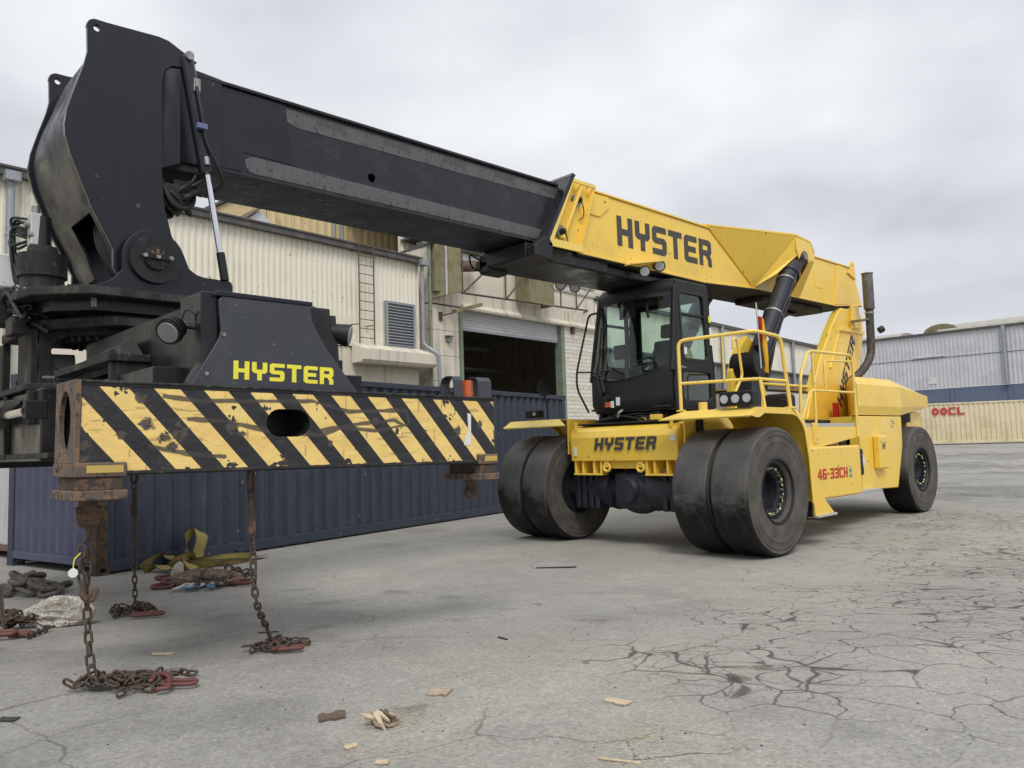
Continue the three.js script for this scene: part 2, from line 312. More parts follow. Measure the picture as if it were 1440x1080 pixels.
function groundColour(x, z, fine, c) {
  const a = fbm(x * .33, z * .33, 201, 4), b = fbm(x * 1.7, z * 1.7, 203, 4), e = fbm(x * 7, z * 7, 205, 2);
  let L = .285 * (1 + (a - .5) * .34 + (b - .5) * .24 + (e - .5) * .16);
  // tyre-swept direction: long faint bands along the yard
  L *= 1 + (fbm(x * .22 + 3, z * 1.6, 207, 3) - .5) * .16;
  let tint = (a - .5) * .05;
  if (fine) {
    const g1 = vn(x * 118, z * 118, 209), g2 = vn(x * 61, z * 61, 211);
    L *= 1 + (g1 - .5) * .40 + (g2 - .5) * .22;
    if (g1 > .92) L *= 1.3; if (g1 < .06) L *= .68;
  }
  // stains and old oil
  const blot = sst(.66, .76, fbm(x * .9 + 11, z * .9, 213, 5)); L *= 1 - blot * .16;
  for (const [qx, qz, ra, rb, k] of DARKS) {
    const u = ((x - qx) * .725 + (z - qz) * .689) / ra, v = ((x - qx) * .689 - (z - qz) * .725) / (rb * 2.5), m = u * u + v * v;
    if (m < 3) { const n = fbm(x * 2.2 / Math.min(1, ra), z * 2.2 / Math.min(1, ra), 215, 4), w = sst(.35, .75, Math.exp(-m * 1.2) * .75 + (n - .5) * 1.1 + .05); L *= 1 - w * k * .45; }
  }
  // alligator cracking
  let cm = 0; for (const [qx, qz, r, k] of CRK) { const m = ((x - qx) ** 2 + (z - qz) ** 2) / (r * r); if (m < 6) cm = Math.max(cm, k * Math.exp(-m * .8)); }
  const wx = x + (fbm(x * 3, z * 3, 221, 3) - .5) * .34, wz = z + (fbm(x * 3 + 9, z * 3, 223, 3) - .5) * .34;
  let crack = 0;
  if (cm > .03) {
    const brk = fbm(x * 1.4, z * 1.4, 225, 3), wd = .011 + .037 * Math.max(0, cm - .25) * sst(.35, .7, brk);
    const v1 = vorEdge(wx * 2.5, wz * 2.5, 227), v2 = vorEdge(wx * 5.6, wz * 5.6, 229);
    crack = Math.max(crack, (1 - sst(wd, wd * 2.2, v1)) * sst(.12, .4, cm + (brk - .5) * .55));
    crack = Math.max(crack, (1 - sst(wd, wd * 2.4, v2)) * sst(.42, .7, cm + (brk - .5) * .9) * .9);
  }
  // a few hairlines everywhere
  const br2 = fbm(x * .8 + 4, z * .8, 231, 3), v3 = vorEdge(wx * 1.15, wz * 1.15, 233);
  crack = Math.max(crack, (1 - sst(.005, .015, v3)) * sst(.47, .6, br2) * .6);
  let hole = 0; for (const [qx, qz, r, k] of PATCH) { const m = Math.hypot(x - qx, z - qz) / r + (b - .5) * 2.6 + (e - .5) * .8; hole = Math.max(hole, k * (1 - sst(.55, .7, m))); }
  L = mix(L, L * .28, crack); L = mix(L, L * .66, hole);
  c[0] = L * (1.04 + tint + .03 * crack); c[1] = L * (1.0 + tint * .5); c[2] = L * (.905 - tint - .05 * (crack + hole));
  return Math.max(crack, hole * .7);
}
function groundPatch(name, d0, d1, a0, a1, w, h, nd, na, lift, label, fine) {
  const bump = new Uint8Array(w * h * 4);
  const map = dataTex(w, h, (i, j, c) => {
    const a = mix(a0, a1, (i + .5) / w), d = mix(d0, d1, (j + .5) / h), x = CAM.x + FWD[0] * d + RGT[0] * a, z = CAM.z + FWD[1] * d + RGT[1] * a;
    const k = groundColour(x, z, fine, c), o = (j * w + i) * 4, g = fine ? vn(x * 118, z * 118, 209) * .35 + vn(x * 61, z * 61, 211) * .35 + fbm(x * 7, z * 7, 205, 2) * .2 : .6;
    bump[o] = bump[o + 1] = bump[o + 2] = clamp(g * (1 - k) + .1) * 255; bump[o + 3] = 255;
  });
  map.wrapS = map.wrapT = THREE.ClampToEdgeWrapping;
  const bt = new THREE.DataTexture(bump, w, h, THREE.RGBAFormat); bt.magFilter = THREE.LinearFilter; bt.minFilter = THREE.LinearMipmapLinearFilter; bt.generateMipmaps = true; bt.needsUpdate = true;
  const P = [], U = [], I = [];
  for (let j = 0; j <= nd; j++) for (let i = 0; i <= na; i++) {
    const a = mix(a0, a1, i / na), d = mix(d0, d1, j / nd), x = CAM.x + FWD[0] * d + RGT[0] * a, z = CAM.z + FWD[1] * d + RGT[1] * a;
    P.push(x, H(x, z) + lift, z); U.push(i / na, j / nd);
  }
  for (let j = 0; j < nd; j++) for (let i = 0; i < na; i++) { const q = j * (na + 1) + i; I.push(q, q + 1, q + na + 1, q + 1, q + na + 2, q + na + 1); }
  const g = new THREE.BufferGeometry(); g.setAttribute('position', new THREE.Float32BufferAttribute(P, 3)); g.setAttribute('uv', new THREE.Float32BufferAttribute(U, 2)); g.setIndex(I); g.computeVertexNormals();
  const m = obj(name, g, std({ map, roughness: .92, bumpMap: fine ? bt : null, bumpScale: .006 }), null, true);
  return tag(m, label, null, null, 'structure');
}
groundPatch('yard_paving', 1.0, 9.6, -8, 9, 2048, 1400, 70, 60, 0, 'grey cracked asphalt yard in front of the machine', true);
groundPatch('yard_paving_001', 9.6, 40, -28, 40, 2048, 1024, 90, 60, 0, 'grey stained asphalt yard around and behind the machine', false);
groundPatch('yard_paving_002', -60, 420, -320, 320, 1024, 768, 120, 60, -.06, 'far grey asphalt running out to the horizon', false);

// ================================================================ containers
function corr(w, h, pitch, dep, flat = .34) {   // trapezoid ribbed sheet in local xy, ribs vertical, facing +z
  const n = Math.max(1, Math.round(w / pitch)), p = w / n, P = [], N = [], I = [];
  const prof = []; for (let i = 0; i < n; i++) prof.push([i * p, 0], [i * p + p * flat, 0], [i * p + p * .5, -dep], [i * p + p * (.5 + flat), -dep]); prof.push([w, 0]);
  for (let i = 0; i < prof.length - 1; i++) {
    const [a, za] = prof[i], [b, zb] = prof[i + 1], l = Math.hypot(b - a, zb - za), nx = -(zb - za) / l, nz = (b - a) / l, o = P.length / 3;
    P.push(a, 0, za, b, 0, zb, b, h, zb, a, h, za); for (let k = 0; k < 4; k++) N.push(nx, 0, nz); I.push(o, o + 1, o + 2, o, o + 2, o + 3);
  }
  const g = new THREE.BufferGeometry(); g.setAttribute('position', new THREE.Float32BufferAttribute(P, 3)); g.setAttribute('normal', new THREE.Float32BufferAttribute(N, 3)); g.setIndex(I); return g;
}
function container(name, label, L, Hc, Wc, m, pos, turn, group) {   // near bottom corner at pos, long side facing local +z
  const t = thing(name, label, 'container', group); t.position.copy(pos); t.rotation.y = turn;
  const side = m.side, fr = m.frame || m.side, zi = -.03;
  obj('side_panel', corr(L - .3, Hc - .27, .278, .045).translate(.15, .17, zi), side, t);
  obj('side_panel', corr(L - .3, Hc - .27, .278, .045).rotateY(Math.PI).translate(L - .15, .17, -Wc - zi), side, t);
  obj('end_panel', corr(Wc - .3, Hc - .27, .24, .05).rotateY(-Math.PI / 2).translate(.03, .17, -Wc + .15), m.end || side, t);
  obj('end_panel', corr(Wc - .3, Hc - .27, .24, .05).rotateY(Math.PI / 2).translate(L - .03, .17, -.15), m.end || side, t);
  obj('roof_panel', bx(.1, L - .1, Hc - .06, Hc - .03, -Wc + .08, -.08), side, t);
  obj('floor_panel', bx(.1, L - .1, .13, .16, -Wc + .1, -.1), M.rustPale, t);
  for (const z of [0, -Wc]) {
    const z0 = z ? z : -.06, z1 = z ? z + .06 : 0;
    obj('bottom_rail', bx(.16, L - .16, .03, .18, z0 + .004, z1 - .004), fr, t); obj('top_rail', bx(.16, L - .16, Hc - .11, Hc - .01, z0 + .004, z1 - .004), fr, t);
  }
  for (const x of [0, L]) { const x0 = x ? x - .06 : 0, x1 = x ? x : .06;
    obj('bottom_rail', bx(x0 + .004, x1 - .004, .11, .21, -Wc + .16, -.16), m.sill || fr, t); obj('top_rail', bx(x0 + .004, x1 - .004, Hc - .11, Hc - .01, -Wc + .16, -.16), fr, t);
    for (const z of [0, -Wc]) {
      const z0 = z ? z : -.16, px = x ? x - .16 : 0, pm = (!x && !z && m.post) || fr;
      obj('corner_post', bx(px + .004, px + .156, .118, Hc - .118, z0 + .004, z0 + .156), pm, t);
      for (const y of [0, Hc - .118]) {
        obj('corner_casting', ext([[px, y], [px + .178, y], [px + .178, y + .118], [px, y + .118]], z0 - (z ? 0 : .018), z0 + .178 - (z ? 0 : .018), .004, [slotPts(px + .09, y + .06, .04, .03)]), pm, t);
      }
    }
  }
  for (let x = .9; x < L - .6; x += 1.16) obj('cross_member', bx(x, x + .06, .02, .14, -Wc + .1, -.1), M.rust, t);
  return t;
}
const navyPaint = std({ map: paintTex([.034, .044, .068], [.060, .072, .098], [.2, .15, .12], .20, .45, 2.6, 121), roughness: .62, bumpMap: grainB, bumpScale: .001 });
const violetPaint = std({ map: paintTex([.066, .073, .125], [.10, .11, .15], [.2, .15, .12], .20, .45, 2.1, 123), roughness: .7 });
const creamPaint = std({ map: paintTex([.70, .62, .42], [.52, .43, .25], [.3, .2, .1], .20, .5, 3.1, 125), roughness: .75 });
const paleGrey = std({ map: paintTex([.48, .49, .50], [.33, .32, .31], [.25, .18, .12], .19, .4, 2.2, 127), roughness: .7 });
const CA = .222;   // the container row is turned against the machine
const blue = container('shipping_container', 'navy blue shipping container with rusty corner post behind the machine', 12.19, 2.78, 2.44, { side: navyPaint, end: violetPaint, post: M.rust, sill: violetPaint }, V(-6.33, 0, -3.84), CA);
const gy = container('shipping_container', 'pale grey shipping container with a yellow strip label beside the navy container', 6.06, 2.6, 2.44, { side: paleGrey, end: paleGrey, frame: paleGrey, post: M.rustPale, sill: M.rustPale }, V(-6.33 + .55 * -.2 - .12, 0, -3.84 - 2.62), CA);
obj('strip_label', extX([[-.105, .75], [-.05, .75], [-.05, 2.0], [-.105, 2.0]], -.003, .0035, 0), std({ map: dataTex(32, 512, (i, j, c) => { const k = (j % 44) > 14 && (j % 44) < 34 && i > 8 && i < 24 && hash2(i >> 2, j >> 2, 5) > .35; c[0] = k ? .03 : .75; c[1] = k ? .03 : .47; c[2] = k ? .03 : .02; }, true, 0), roughness: .6 }), gy, false);
const oocl = container('shipping_container', 'cream shipping container with red round lettering in front of the grey shed', 12.19, 2.62, 2.44, { side: creamPaint, end: creamPaint }, V(43.6, .82, -12.4), -1.13);
{ const u = V(1, 0, 0), v = V(0, 1, 0); const L0 = lettering('OOCL', V(2.15, 1.84, .012), u, v, 1.85, .48, .006); obj('lettering', L0, M.textRed, oocl); }
const farBlue = container('shipping_container', 'bright blue container standing behind the rear tyre, beyond the cream one', 6.06, 2.6, 2.44, { side: std({ map: paintTex([.06, .12, .30], [.1, .14, .26], [.2, .2, .2], .25, .4, 2, 131), roughness: .6 }) }, V(45.0, .83, -19.2), -1.13);
// ================================================================ buildings along the yard
const sheetCream = std({ map: paintTex([.79, .755, .635], [.60, .55, .42], [.35, .24, .14], .185, .45, 3.7, 141), roughness: .6, bumpMap: grainB, bumpScale: .001 });
const sheetYellow = std({ map: paintTex([.66, .54, .30], [.48, .36, .16], [.25, .16, .09], .2, .7, 2.7, 143), roughness: .75 });
const sheetOlive = std({ map: paintTex([.225, .21, .12], [.17, .14, .07], [.24, .17, .1], .22, .85, 1.6, 145), roughness: .8 });
const sheetGreyD = std({ map: paintTex([.17, .175, .18], [.12, .12, .122], [.2, .18, .15], .2, .5, 2.4, 147), roughness: .65 });
const sheetSilver = std({ map: paintTex([.62, .625, .645], [.50, .50, .51], [.6, .6, .6], .19, .5, 5, 149), roughness: .5, metalness: .25 });
const blueWall = std({ map: paintTex([.11, .14, .22], [.14, .165, .22], [.2, .2, .2], .2, .4, 3, 151), roughness: .7 });
const fascia = std({ map: paintTex([.075, .075, .072], [.14, .13, .12], [.2, .15, .1], .25, .5, 1.5, 153), roughness: .65 });
const galv = std({ map: paintTex([.33, .36, .39], [.24, .25, .26], [.2, .16, .12], .25, .5, .8, 155), roughness: .5, metalness: .3 });
const greenPipe = std({ map: paintTex([.20, .25, .19], [.14, .15, .11], [.2, .12, .07], .27, .5, .8, 157), roughness: .7 });
const concrete = std({ map: dataTex(1024, 1024, (i, j, c) => {
  const u = i / 1024, v = j / 1024, a = fbm(u * 5, v * 5, 161, 5, 5), st = fbm(u * 46, v * 3, 163, 4, 46), n = vn(u * 512, v * 512, 165, 512);
  const dk = sst(.55, .78, st) * .55 + sst(.55, .8, a) * .4, L = .66 * (1 - dk * .5) + (n - .5) * .04;
  c[0] = L * 1.05; c[1] = L * (.965 - .03 * dk); c[2] = L * (.80 - .08 * dk);
}, true, 6.3), roughness: .9, bumpMap: grainB, bumpScale: .003 });
const rustFrame = std({ map: paintTex([.085, .066, .057], [.13, .088, .066], [.2, .18, .16], .22, .8, .7, 167), roughness: .85 });
const FO = V(-6.46, 0, -9.69), FA = .1047;
function bldg(name, label) { const t = thing(name, label, 'building'); t.position.copy(FO); t.rotation.y = FA; return t; }
function propF(name, label, cat, group) { const t = thing(name, label, cat, group); t.position.copy(FO); t.rotation.y = FA; return t; }
// --- cream ribbed annex
{
  const t = bldg('corrugated_annex', 'cream ribbed metal annex with dark gutter standing behind the containers');
  obj('wall_cladding', corr(18.6, 2.62, .155, .035, .3).translate(-8, 4.28, 0), sheetCream, t);
  obj('lower_wall', bx(-8, 10.6, -.3, 4.26, -.5, -.06), concrete, t);
  obj('back_wall', bx(-8, 10.6, -.3, 6.9, -9.5, -9.3), concrete, t);
  obj('side_wall', bx(10.35, 10.6, 4.28, 6.88, -9.3, -.07), sheetCream, t); obj('side_wall', bx(-8, -7.8, 4.28, 6.88, -9.3, -.07), sheetCream, t);
  obj('roof', prism([V(-8.1, 6.92, -.02), V(10.62, 6.92, -.02), V(10.62, 7.25, -9.6), V(-8.1, 7.25, -9.6)], V(0, .05, 0)), fascia, t);
  obj('gutter', [bx(-8.1, 10.66, 6.86, 7.02, .0, .16), bx(-8.1, 10.66, 7.0, 7.05, -.04, .19)], fascia, t);
  const sill = obj('window_sill', ext([[0, 3.82], [.40, 3.82], [.46, 3.9], [.46, 4.18], [.06, 4.36], [0, 4.36]], 0, 2.66, .01).rotateY(-Math.PI / 2).translate(10.82, 0, 0), concrete, t);
  // louvre
  const l = grp('louvre', t); const fr = M.steel;
  obj('frame', [bx(9.30, 9.37, 4.32, 5.64, .0, .09), bx(10.31, 10.38, 4.32, 5.64, .0, .09), bx(9.37, 10.31, 5.57, 5.64, .0, .09), bx(9.37, 10.31, 4.32, 4.38, .0, .09), bx(9.37, 10.31, 4.38, 5.57, .0, .012)], galv, l);
  for (let k = 0; k < 14; k++) obj('slat', bx(-.47, .47, -.005, .005, -.045, .045).rotateX(.75).translate(9.84, 4.43 + k * .083, .05), galv, l);
}
// --- wall ladder
{
  const t = propF('wall_ladder', 'thin steel ladder fixed to the cream ribbed wall, curving over its gutter', 'ladder');
  for (const x of [8.26, 8.76]) obj('side_rail', rail([V(x, 4.35, .22), V(x + (x > 8.5 ? 0 : 0), 7.15, .22), V(x, 7.75, .12), V(x, 7.95, -.5)], .018, .2), rustFrame, t);
  for (let k = 0; k < 11; k++) obj('rung', cy(V(8.26, 4.5 + k * .245, .22), V(8.76, 4.5 + k * .245, .22), .011, .011, 8), rustFrame, t);
  for (const y of [4.85, 6.85]) for (const x of [8.26, 8.76]) obj('bracket', rail([V(x - .12, y, .0), V(x - .05, y, .22), V(x, y, .22)], .014, .03), rustFrame, t);
}
function downpipe(label, x, y0, y1, r, mat, elbow) {
  const t = propF('downpipe', label, 'pipe', null);
  obj('pipe', elbow ? rail([V(x, y1, .14), V(x, 4.5, .14), V(x + .22, 4.2, .52), V(x + .26, y0, .52)], r, .12, 12) : cy(V(x, y0, .14), V(x, y1, .14), r, r, 12), mat, t);
  obj('hopper', bx(x - .13, x + .13, y1 - .1, y1 + .08, .02, .3), mat, t);
  for (let y = y0 + 1; y < y1 - .3; y += 1.1) obj('pipe_clip', cy(V(x, y, .14), V(x, y + .04, .14), r + .012, r + .012, 12), mat, t);
}
downpipe('bluish grey downpipe with an elbow at the right end of the cream annex', 10.62, 3.3, 6.9, .055, galv, true);
downpipe('green downpipe running beside the bluish grey one up to the olive box', 10.92, .1, 7.6, .055, greenPipe, false);
downpipe('bluish grey downpipe on the far left of the cream ribbed wall', .14, .3, 6.84, .075, galv, false);
// --- concrete warehouse with the open roller door
{
  const t = bldg('concrete_warehouse', 'stained cream concrete warehouse with a half open roller door');
  const x0 = 11.02, d0 = 12.36, d1 = 17.42, x1 = 19.6;
  // wall panels left of the door
  for (let k = 0; k < 8; k++) obj('wall_panel', bx(x0, d0 - .12, -.3 + k * .76, -.3 + k * .76 + .752, -.3, 0, .012), concrete, t);
  // upper wall panels
  const ux = [x0, 12.9, 14.79, 16.7, 18.2, x1]; for (let k = 0; k < 5; k++) obj('wall_panel', bx(ux[k] + .004, ux[k + 1] - .004, 5.82, 7.55, -.3, .004, .012), concrete, t);
  obj('lintel', ext([[0, 5.74], [.14, 5.74], [.16, 5.80], [.02, 5.95], [0, 5.95]], 0, 7.2, .006).rotateY(-Math.PI / 2).translate(d0 + 7.2, 0, .006), concrete, t);
  // painted brick right of the door
  const bm = [0, 1, 2].map(k => std({ map: paintTex([.74 - k * .03, .71 - k * .035, .63 - k * .04], [.55, .50, .42], [.36, .29, .22], .2, .5, 1.1, 171 + k), roughness: .9 }));
  obj('mortar', bx(d1 + .2, x1, -.3, 5.815, -.3, -.012), concrete, t);
  const courses = [[], [], []];
  for (let r = 0; r < 42; r++) for (let q = 0; q < 6; q++) { const w = (x1 - d1 - .2) / 5.5, a = d1 + .2 + (q - (r % 2 ? .5 : 0)) * w, b0 = Math.max(a + .006, d1 + .2), b1 = Math.min(a + w - .006, x1); if (b1 - b0 > .05) courses[(r * 7 + q * 3) % 3].push(new THREE.BoxGeometry(b1 - b0, .128, .02).translate((b0 + b1) / 2, -.2 + r * .142 + .07, -.002 + hash2(r, q, 3) * .006)); }
  courses.forEach((c, k) => { const o = obj('brick_face', c, bm[k], t); o.userData.kind = 'stuff'; });
  obj('door_frame', [bx(d0 - .12, d0, -.2, 5.74, -.28, .06), bx(d1, d1 + .2, -.2, 5.74, -.28, .03)], greenPipe, t);
  // roller shutter
  const dr = grp('roller_door', t);
  for (let k = 0; k < 7; k++) obj('slat', bx(d0 + .01, d1 - .01, 5.20 + k * .088, 5.285 + k * .088, -.16, -.12, .012), paleGrey, dr);
  obj('bottom_bar', bx(d0 + .01, d1 - .01, 5.12, 5.2, -.18, -.1), galv, dr);
  // room behind
  const inn = concrete;
  obj('interior_floor', bx(x0, x1 + 8, -.06, .02, -16, -.31), inn, t); obj('interior_ceiling', bx(x0, x1 + 8, 7.3, 7.5, -16, -.31), inn, t);
  obj('interior_wall', bx(x0, x0 + .2, .02, 7.3, -16, -.31), inn, t); obj('interior_wall', bx(x1 + 7.8, x1 + 8, .02, 7.3, -16, -.31), inn, t); obj('interior_wall', bx(x0 + .2, x1 + 7.8, .02, 7.3, -16, -15.8), inn, t);
  obj('interior_wall', bx(x1 + .01, x1 + 8, .02, 7.3, -.5, -.32), inn, t);
  for (let k = 0; k < 4; k++) { const y = 2.9 + k * .85, sh = obj('interior_shelf', bx(13.2 + k * .2, 19.5, y, y + .05, -6.5, -5.6), M.steel, t); for (let q = 0; q < 6; q++) if (hash2(k, q, 9) > .35) obj('stored_pipe', cy(V(13.6 + q, y + .12, -5.5), V(15.4 + q, y + .12, -5.5 + .2), .07, .07, 8), galv, sh); }
  // upper storey set back
  obj('upper_wall', corr(11, 1.9, .2, .03).translate(10.9, 7.5, -1.2), sheetCream, t);
  obj('roof_edge', [bx(11, 19.7, 7.55, 7.68, -.5, .14), bx(11, 21.9, 8.2, 8.28, -1.2, -1.02), bx(11, 19.7, 7.86, 7.93, -1.2, -.6)], fascia, t);
  obj('flashing', [bx(11, 19.65, 7.28, 7.46, .008, .05), bx(16.2, 19.65, 7.0, 7.1, .008, .06)], paleGrey, t);
  obj('roof', [bx(10.9, 21.9, 9.4, 9.5, -16, -1.2), bx(11, 19.65, 7.5, 7.55, -1.25, -.02)], fascia, t);
}
// --- rusty canopy frame with its two olive boxes and a lamp
{
  const t = propF('canopy_frame', 'rusty steel frame of an old canopy above the roller door', 'frame');
  const S = .032, z = .6, bar = (a, b) => cy(V(...a), V(...b), S, S, 4);
  obj('bottom_chord', bar([11.75, 6.09, z], [18.3, 6.3, z]), rustFrame, t); obj('bottom_chord', bar([18.3, 6.3, z], [18.9, 6.38, .02]), rustFrame, t);
  obj('top_chord', bar([11.8, 7.45, z], [18.9, 7.45, z]), rustFrame, t);
  for (const x of [11.82, 13.78, 16.7, 17.62]) obj('post', bar([x, 6.1 + (x - 11.75) * .03, z], [x, 7.45, z]), rustFrame, t);
  for (const [a, b] of [[11.9, 13.5], [13.85, 15.2], [15.6, 16.7], [17.66, 18.85]]) obj('brace', bar([a, 6.14 + (a - 11.75) * .03, z], [b, 7.42, z]), rustFrame, t);
  for (const x of [11.82, 16.7]) obj('tie', bar([x, 7.45, z], [x, 7.45, .02]), rustFrame, t);
  obj('hoist_drum', cy(V(11.9, 6.95, .35), V(12.75, 7.1, .35), .17, .17, 14), M.rustPale, t);
  const b1 = propF('cladding_box', 'olive metal clad box with a pale seam at the left end of the rusty frame', 'box', 'olive boxes on the canopy frame');
  obj('side_panel', prism([V(10.98, 5.88, .02), V(11.74, 6.12, .62), V(11.76, 7.5, .62), V(10.98, 7.5, .02)], V(-.05, 0, .05)), sheetOlive, b1);
  obj('front_panel', bx(11.0, 11.6, 6.1, 7.5, .0, .3), sheetOlive, b1); obj('seam_strip', prism([V(11.36, 6.0, .36), V(11.4, 6.01, .40), V(11.4, 7.5, .40), V(11.36, 7.5, .36)], V(-.06, 0, .06)), paleGrey, b1);
  const b2 = propF('cladding_box', 'small olive ribbed box hanging in the middle of the rusty frame', 'box', 'olive boxes on the canopy frame');
  obj('front_panel', corr(1.3, 1.3, .2, .012).translate(14.95, 6.2, .66), sheetOlive, b2); obj('side_panel', bx(14.93, 14.96, 6.2, 7.5, .05, .64), sheetOlive, b2); obj('side_panel', bx(16.22, 16.25, 6.2, 7.5, .05, .64), sheetOlive, b2);
  const lp = propF('wall_lamp', 'weathered strip lamp on an arm beside the roller door', 'lamp');
  obj('arm', cy(V(11.45, 5.44, 0), V(11.6, 5.5, .5), .02, .02, 8), rustFrame, lp); obj('bracket', bx(11.38, 11.5, 5.3, 5.56, .005, .06), M.rust, lp);
  obj('shade', bx(-.6, .6, -.055, .055, -.09, .09).rotateZ(.28).translate(12.0, 5.66, .62), sheetOlive, lp);
  const w2 = propF('wall_lamp', 'small round bulkhead lamp low on the concrete wall beside the roller door', 'lamp'); obj('body', cy(V(11.75, 4.75, .0), V(11.75, 4.75, .12), .11, .09, 14), M.steel, w2); obj('hood', bx(11.62, 11.88, 4.83, 4.87, .0, .16), M.steel, w2);
  const sb = propF('wall_box', 'small rusty box on the painted brick beside the roller door', 'box'); obj('body', bx(18.0, 18.16, 5.5, 5.72, .01, .1), M.rust, sb); obj('lid', bx(17.99, 18.17, 5.7, 5.74, .01, .13), M.rust, sb);
}
// --- long shed further along
{
  const t = bldg('long_shed', 'long shed with cream upper sheeting and dark grey lower sheeting seen behind the cab');
  obj('upper_cladding', corr(30, 1.8, .8, .012, .46).translate(19.65, 5.16, -.02), sheetCream, t);
  obj('lower_cladding', corr(30, 5.4, .42, .05).translate(19.65, -.25, -.06), sheetGreyD, t);
  obj('rail', bx(19.65, 49.65, 5.1, 5.2, -.08, .03), fascia, t); obj('gutter', [bx(19.65, 49.7, 6.92, 7.08, -.05, .16)], fascia, t);
  obj('roof', prism([V(19.65, 7.0, -.05), V(49.7, 7.0, -.05), V(49.7, 8.0, -16), V(19.65, 8.0, -16)], V(0, .05, 0)), fascia, t);
  obj('end_wall', bx(49.5, 49.65, -.2, 6.95, -15.8, -.12), sheetGreyD, t);
  for (const x of [22.5, 26.4, 30.3, 34.8, 39.4, 44]) obj('drain_pipe', cy(V(x, 0, .1), V(x, 7, .1), .09, .09, 10), galv, t);
  for (const x of [35.5, 36.5]) { const v = obj('roof_vent', ext([[0, 0], [1.2, 0], [1.2, .4], [.6, .75], [0, .4]], 0, .7).translate(x + 6, 7.4, -5), sheetSilver, t); }
}
// --- upper building and roof lights behind the annex
{
  const t = bldg('upper_building', 'yellowish clad upper building rising behind the cream annex');
  obj('front_cladding', corr(5.9, 2.3, .3, .03).translate(8.1, 7.3, -4), sheetYellow, t);
  obj('end_wall', bx(13.95, 14.0, 7.0, 9.6, -9, -4), sheetYellow, t); obj('side_wall', bx(8.1, 8.15, 7.0, 9.6, -9, -4), sheetYellow, t);
  obj('roof', bx(8.0, 14.1, 9.6, 9.7, -9, -3.9), fascia, t);
  for (const x of [10.55, 10.85]) obj('conduit', cy(V(x, 7.3, -3.9), V(x, 9.6, -3.9), .05, .05, 8), galv, t);
  for (const [x, w] of [[7.1, 1.5], [5.7, .9]]) { const m = propF('roof_light', w > 1 ? 'weathered gabled roof light on the annex roof, the larger of two' : 'small weathered gabled roof light on the annex roof', 'roof light', 'roof lights on the annex'); obj('gable_panel', ext([[0, 7.2], [w, 7.2], [w, 8.15 - (1.5 - w) * .45], [w / 2, 8.75 - (1.5 - w) * .6], [0, 8.15 - (1.5 - w) * .45]], -4.6, -3.9).translate(x, 0, 0), sheetSilver, m); obj('cap', prism([V(x - .08, 8.12 - (1.5 - w) * .45, -4.7), V(x - .08, 8.12 - (1.5 - w) * .45, -3.8), V(x + w / 2, 8.8 - (1.5 - w) * .6, -3.8), V(x + w / 2, 8.8 - (1.5 - w) * .6, -4.7)], V(-.02, .04, 0)), M.rustPale, m); }
}
// --- grey shed at the far right
{
  const t = thing('grey_shed', 'large grey ribbed shed with barrel roof lights and a blue base at the yard end', 'building'); t.position.set(62, 0, -4); t.rotation.y = -Math.PI / 2;
  // local x runs towards +z of the world, local z faces the yard
  obj('upper_cladding', corr(60, 4.65, .32, .05).translate(-42, 5.28, 0), sheetSilver, t);
  obj('lower_wall', bx(-42, 18, -.5, 5.26, -.4, -.06), blueWall, t);
  for (let k = 0; k < 14; k++) obj('base_pilaster', bx(-40 + k * 4.2, -39.75 + k * 4.2, 0, 5.26, -.06, .02), blueWall, t);
  obj('lap_strip', bx(-42, 18, 7.85, 7.9, .0, .03), fascia, t);
  obj('gutter', bx(-42.1, 18.1, 9.9, 10.08, -.1, .2), fascia, t);
  obj('side_wall', bx(-42, -41.8, 0, 9.9, -30, -.1), sheetSilver, t); obj('side_wall', bx(17.8, 18, 0, 9.9, -30, -.1), sheetSilver, t);
  obj('roof', prism([V(-42, 10, -.05), V(18, 10, -.05), V(18, 10.4, -30), V(-42, 10.4, -30)], V(0, .08, 0)), fascia, t);
  for (const x of [-6.4, 10, -24]) obj('drain_pipe', cy(V(x, 5.2, .16), V(x, 10, .16), .16, .16, 10), galv, t);
  obj('light_tube', bx(-13.4, -10.8, 8.0, 8.12, .02, .14), M.white, t); obj('wall_patch', bx(-12.3, -11.6, 5.7, 6.3, .012, .03), M.white, t);
  const vaultSheet = std({ map: paintTex([.40, .385, .34], [.30, .28, .24], [.45, .43, .4], .2, .6, 2.2, 159), roughness: .7 });
  for (const [x0, x1, hh] of [[-11.6, -4.6, .86], [-33, -14.6, .62], [-2, 8, .86]]) {
    const v = grp('barrel_roof_light', t), a = []; for (let k = 0; k <= 16; k++) { const q = Math.PI * k / 16; a.push([-3.2 + 2.3 * Math.cos(q), 10.06 + hh * Math.sin(q)]); }
    obj('vault', extX(a, x0, x1, .02), vaultSheet, v);
    for (let q = x0 + .8; q < x1; q += 1.1) obj('vault_rib', extX(a.map(([u, w]) => [-3.2 + (u + 3.2) * 1.006, 10.06 + (w - 10.06) * 1.02]), q, q + .05, 0), vaultSheet, v);
    if (x0 > -20) { const e = []; for (let k = 0; k <= 16; k++) { const q = Math.PI * k / 16; e.push([x0 + .25 + 1.45 * Math.cos(q), 10.06 + (hh - .02) * Math.sin(q)]); } obj('vault_end', ext(e, -3.2, -1.1, .02), sheetOlive, v); }
  }
}
// ================================================================ REACH STACKER
const RS = thing('reach_stacker', 'large yellow reach stacker with a black telescopic boom standing in the yard', 'reach stacker');
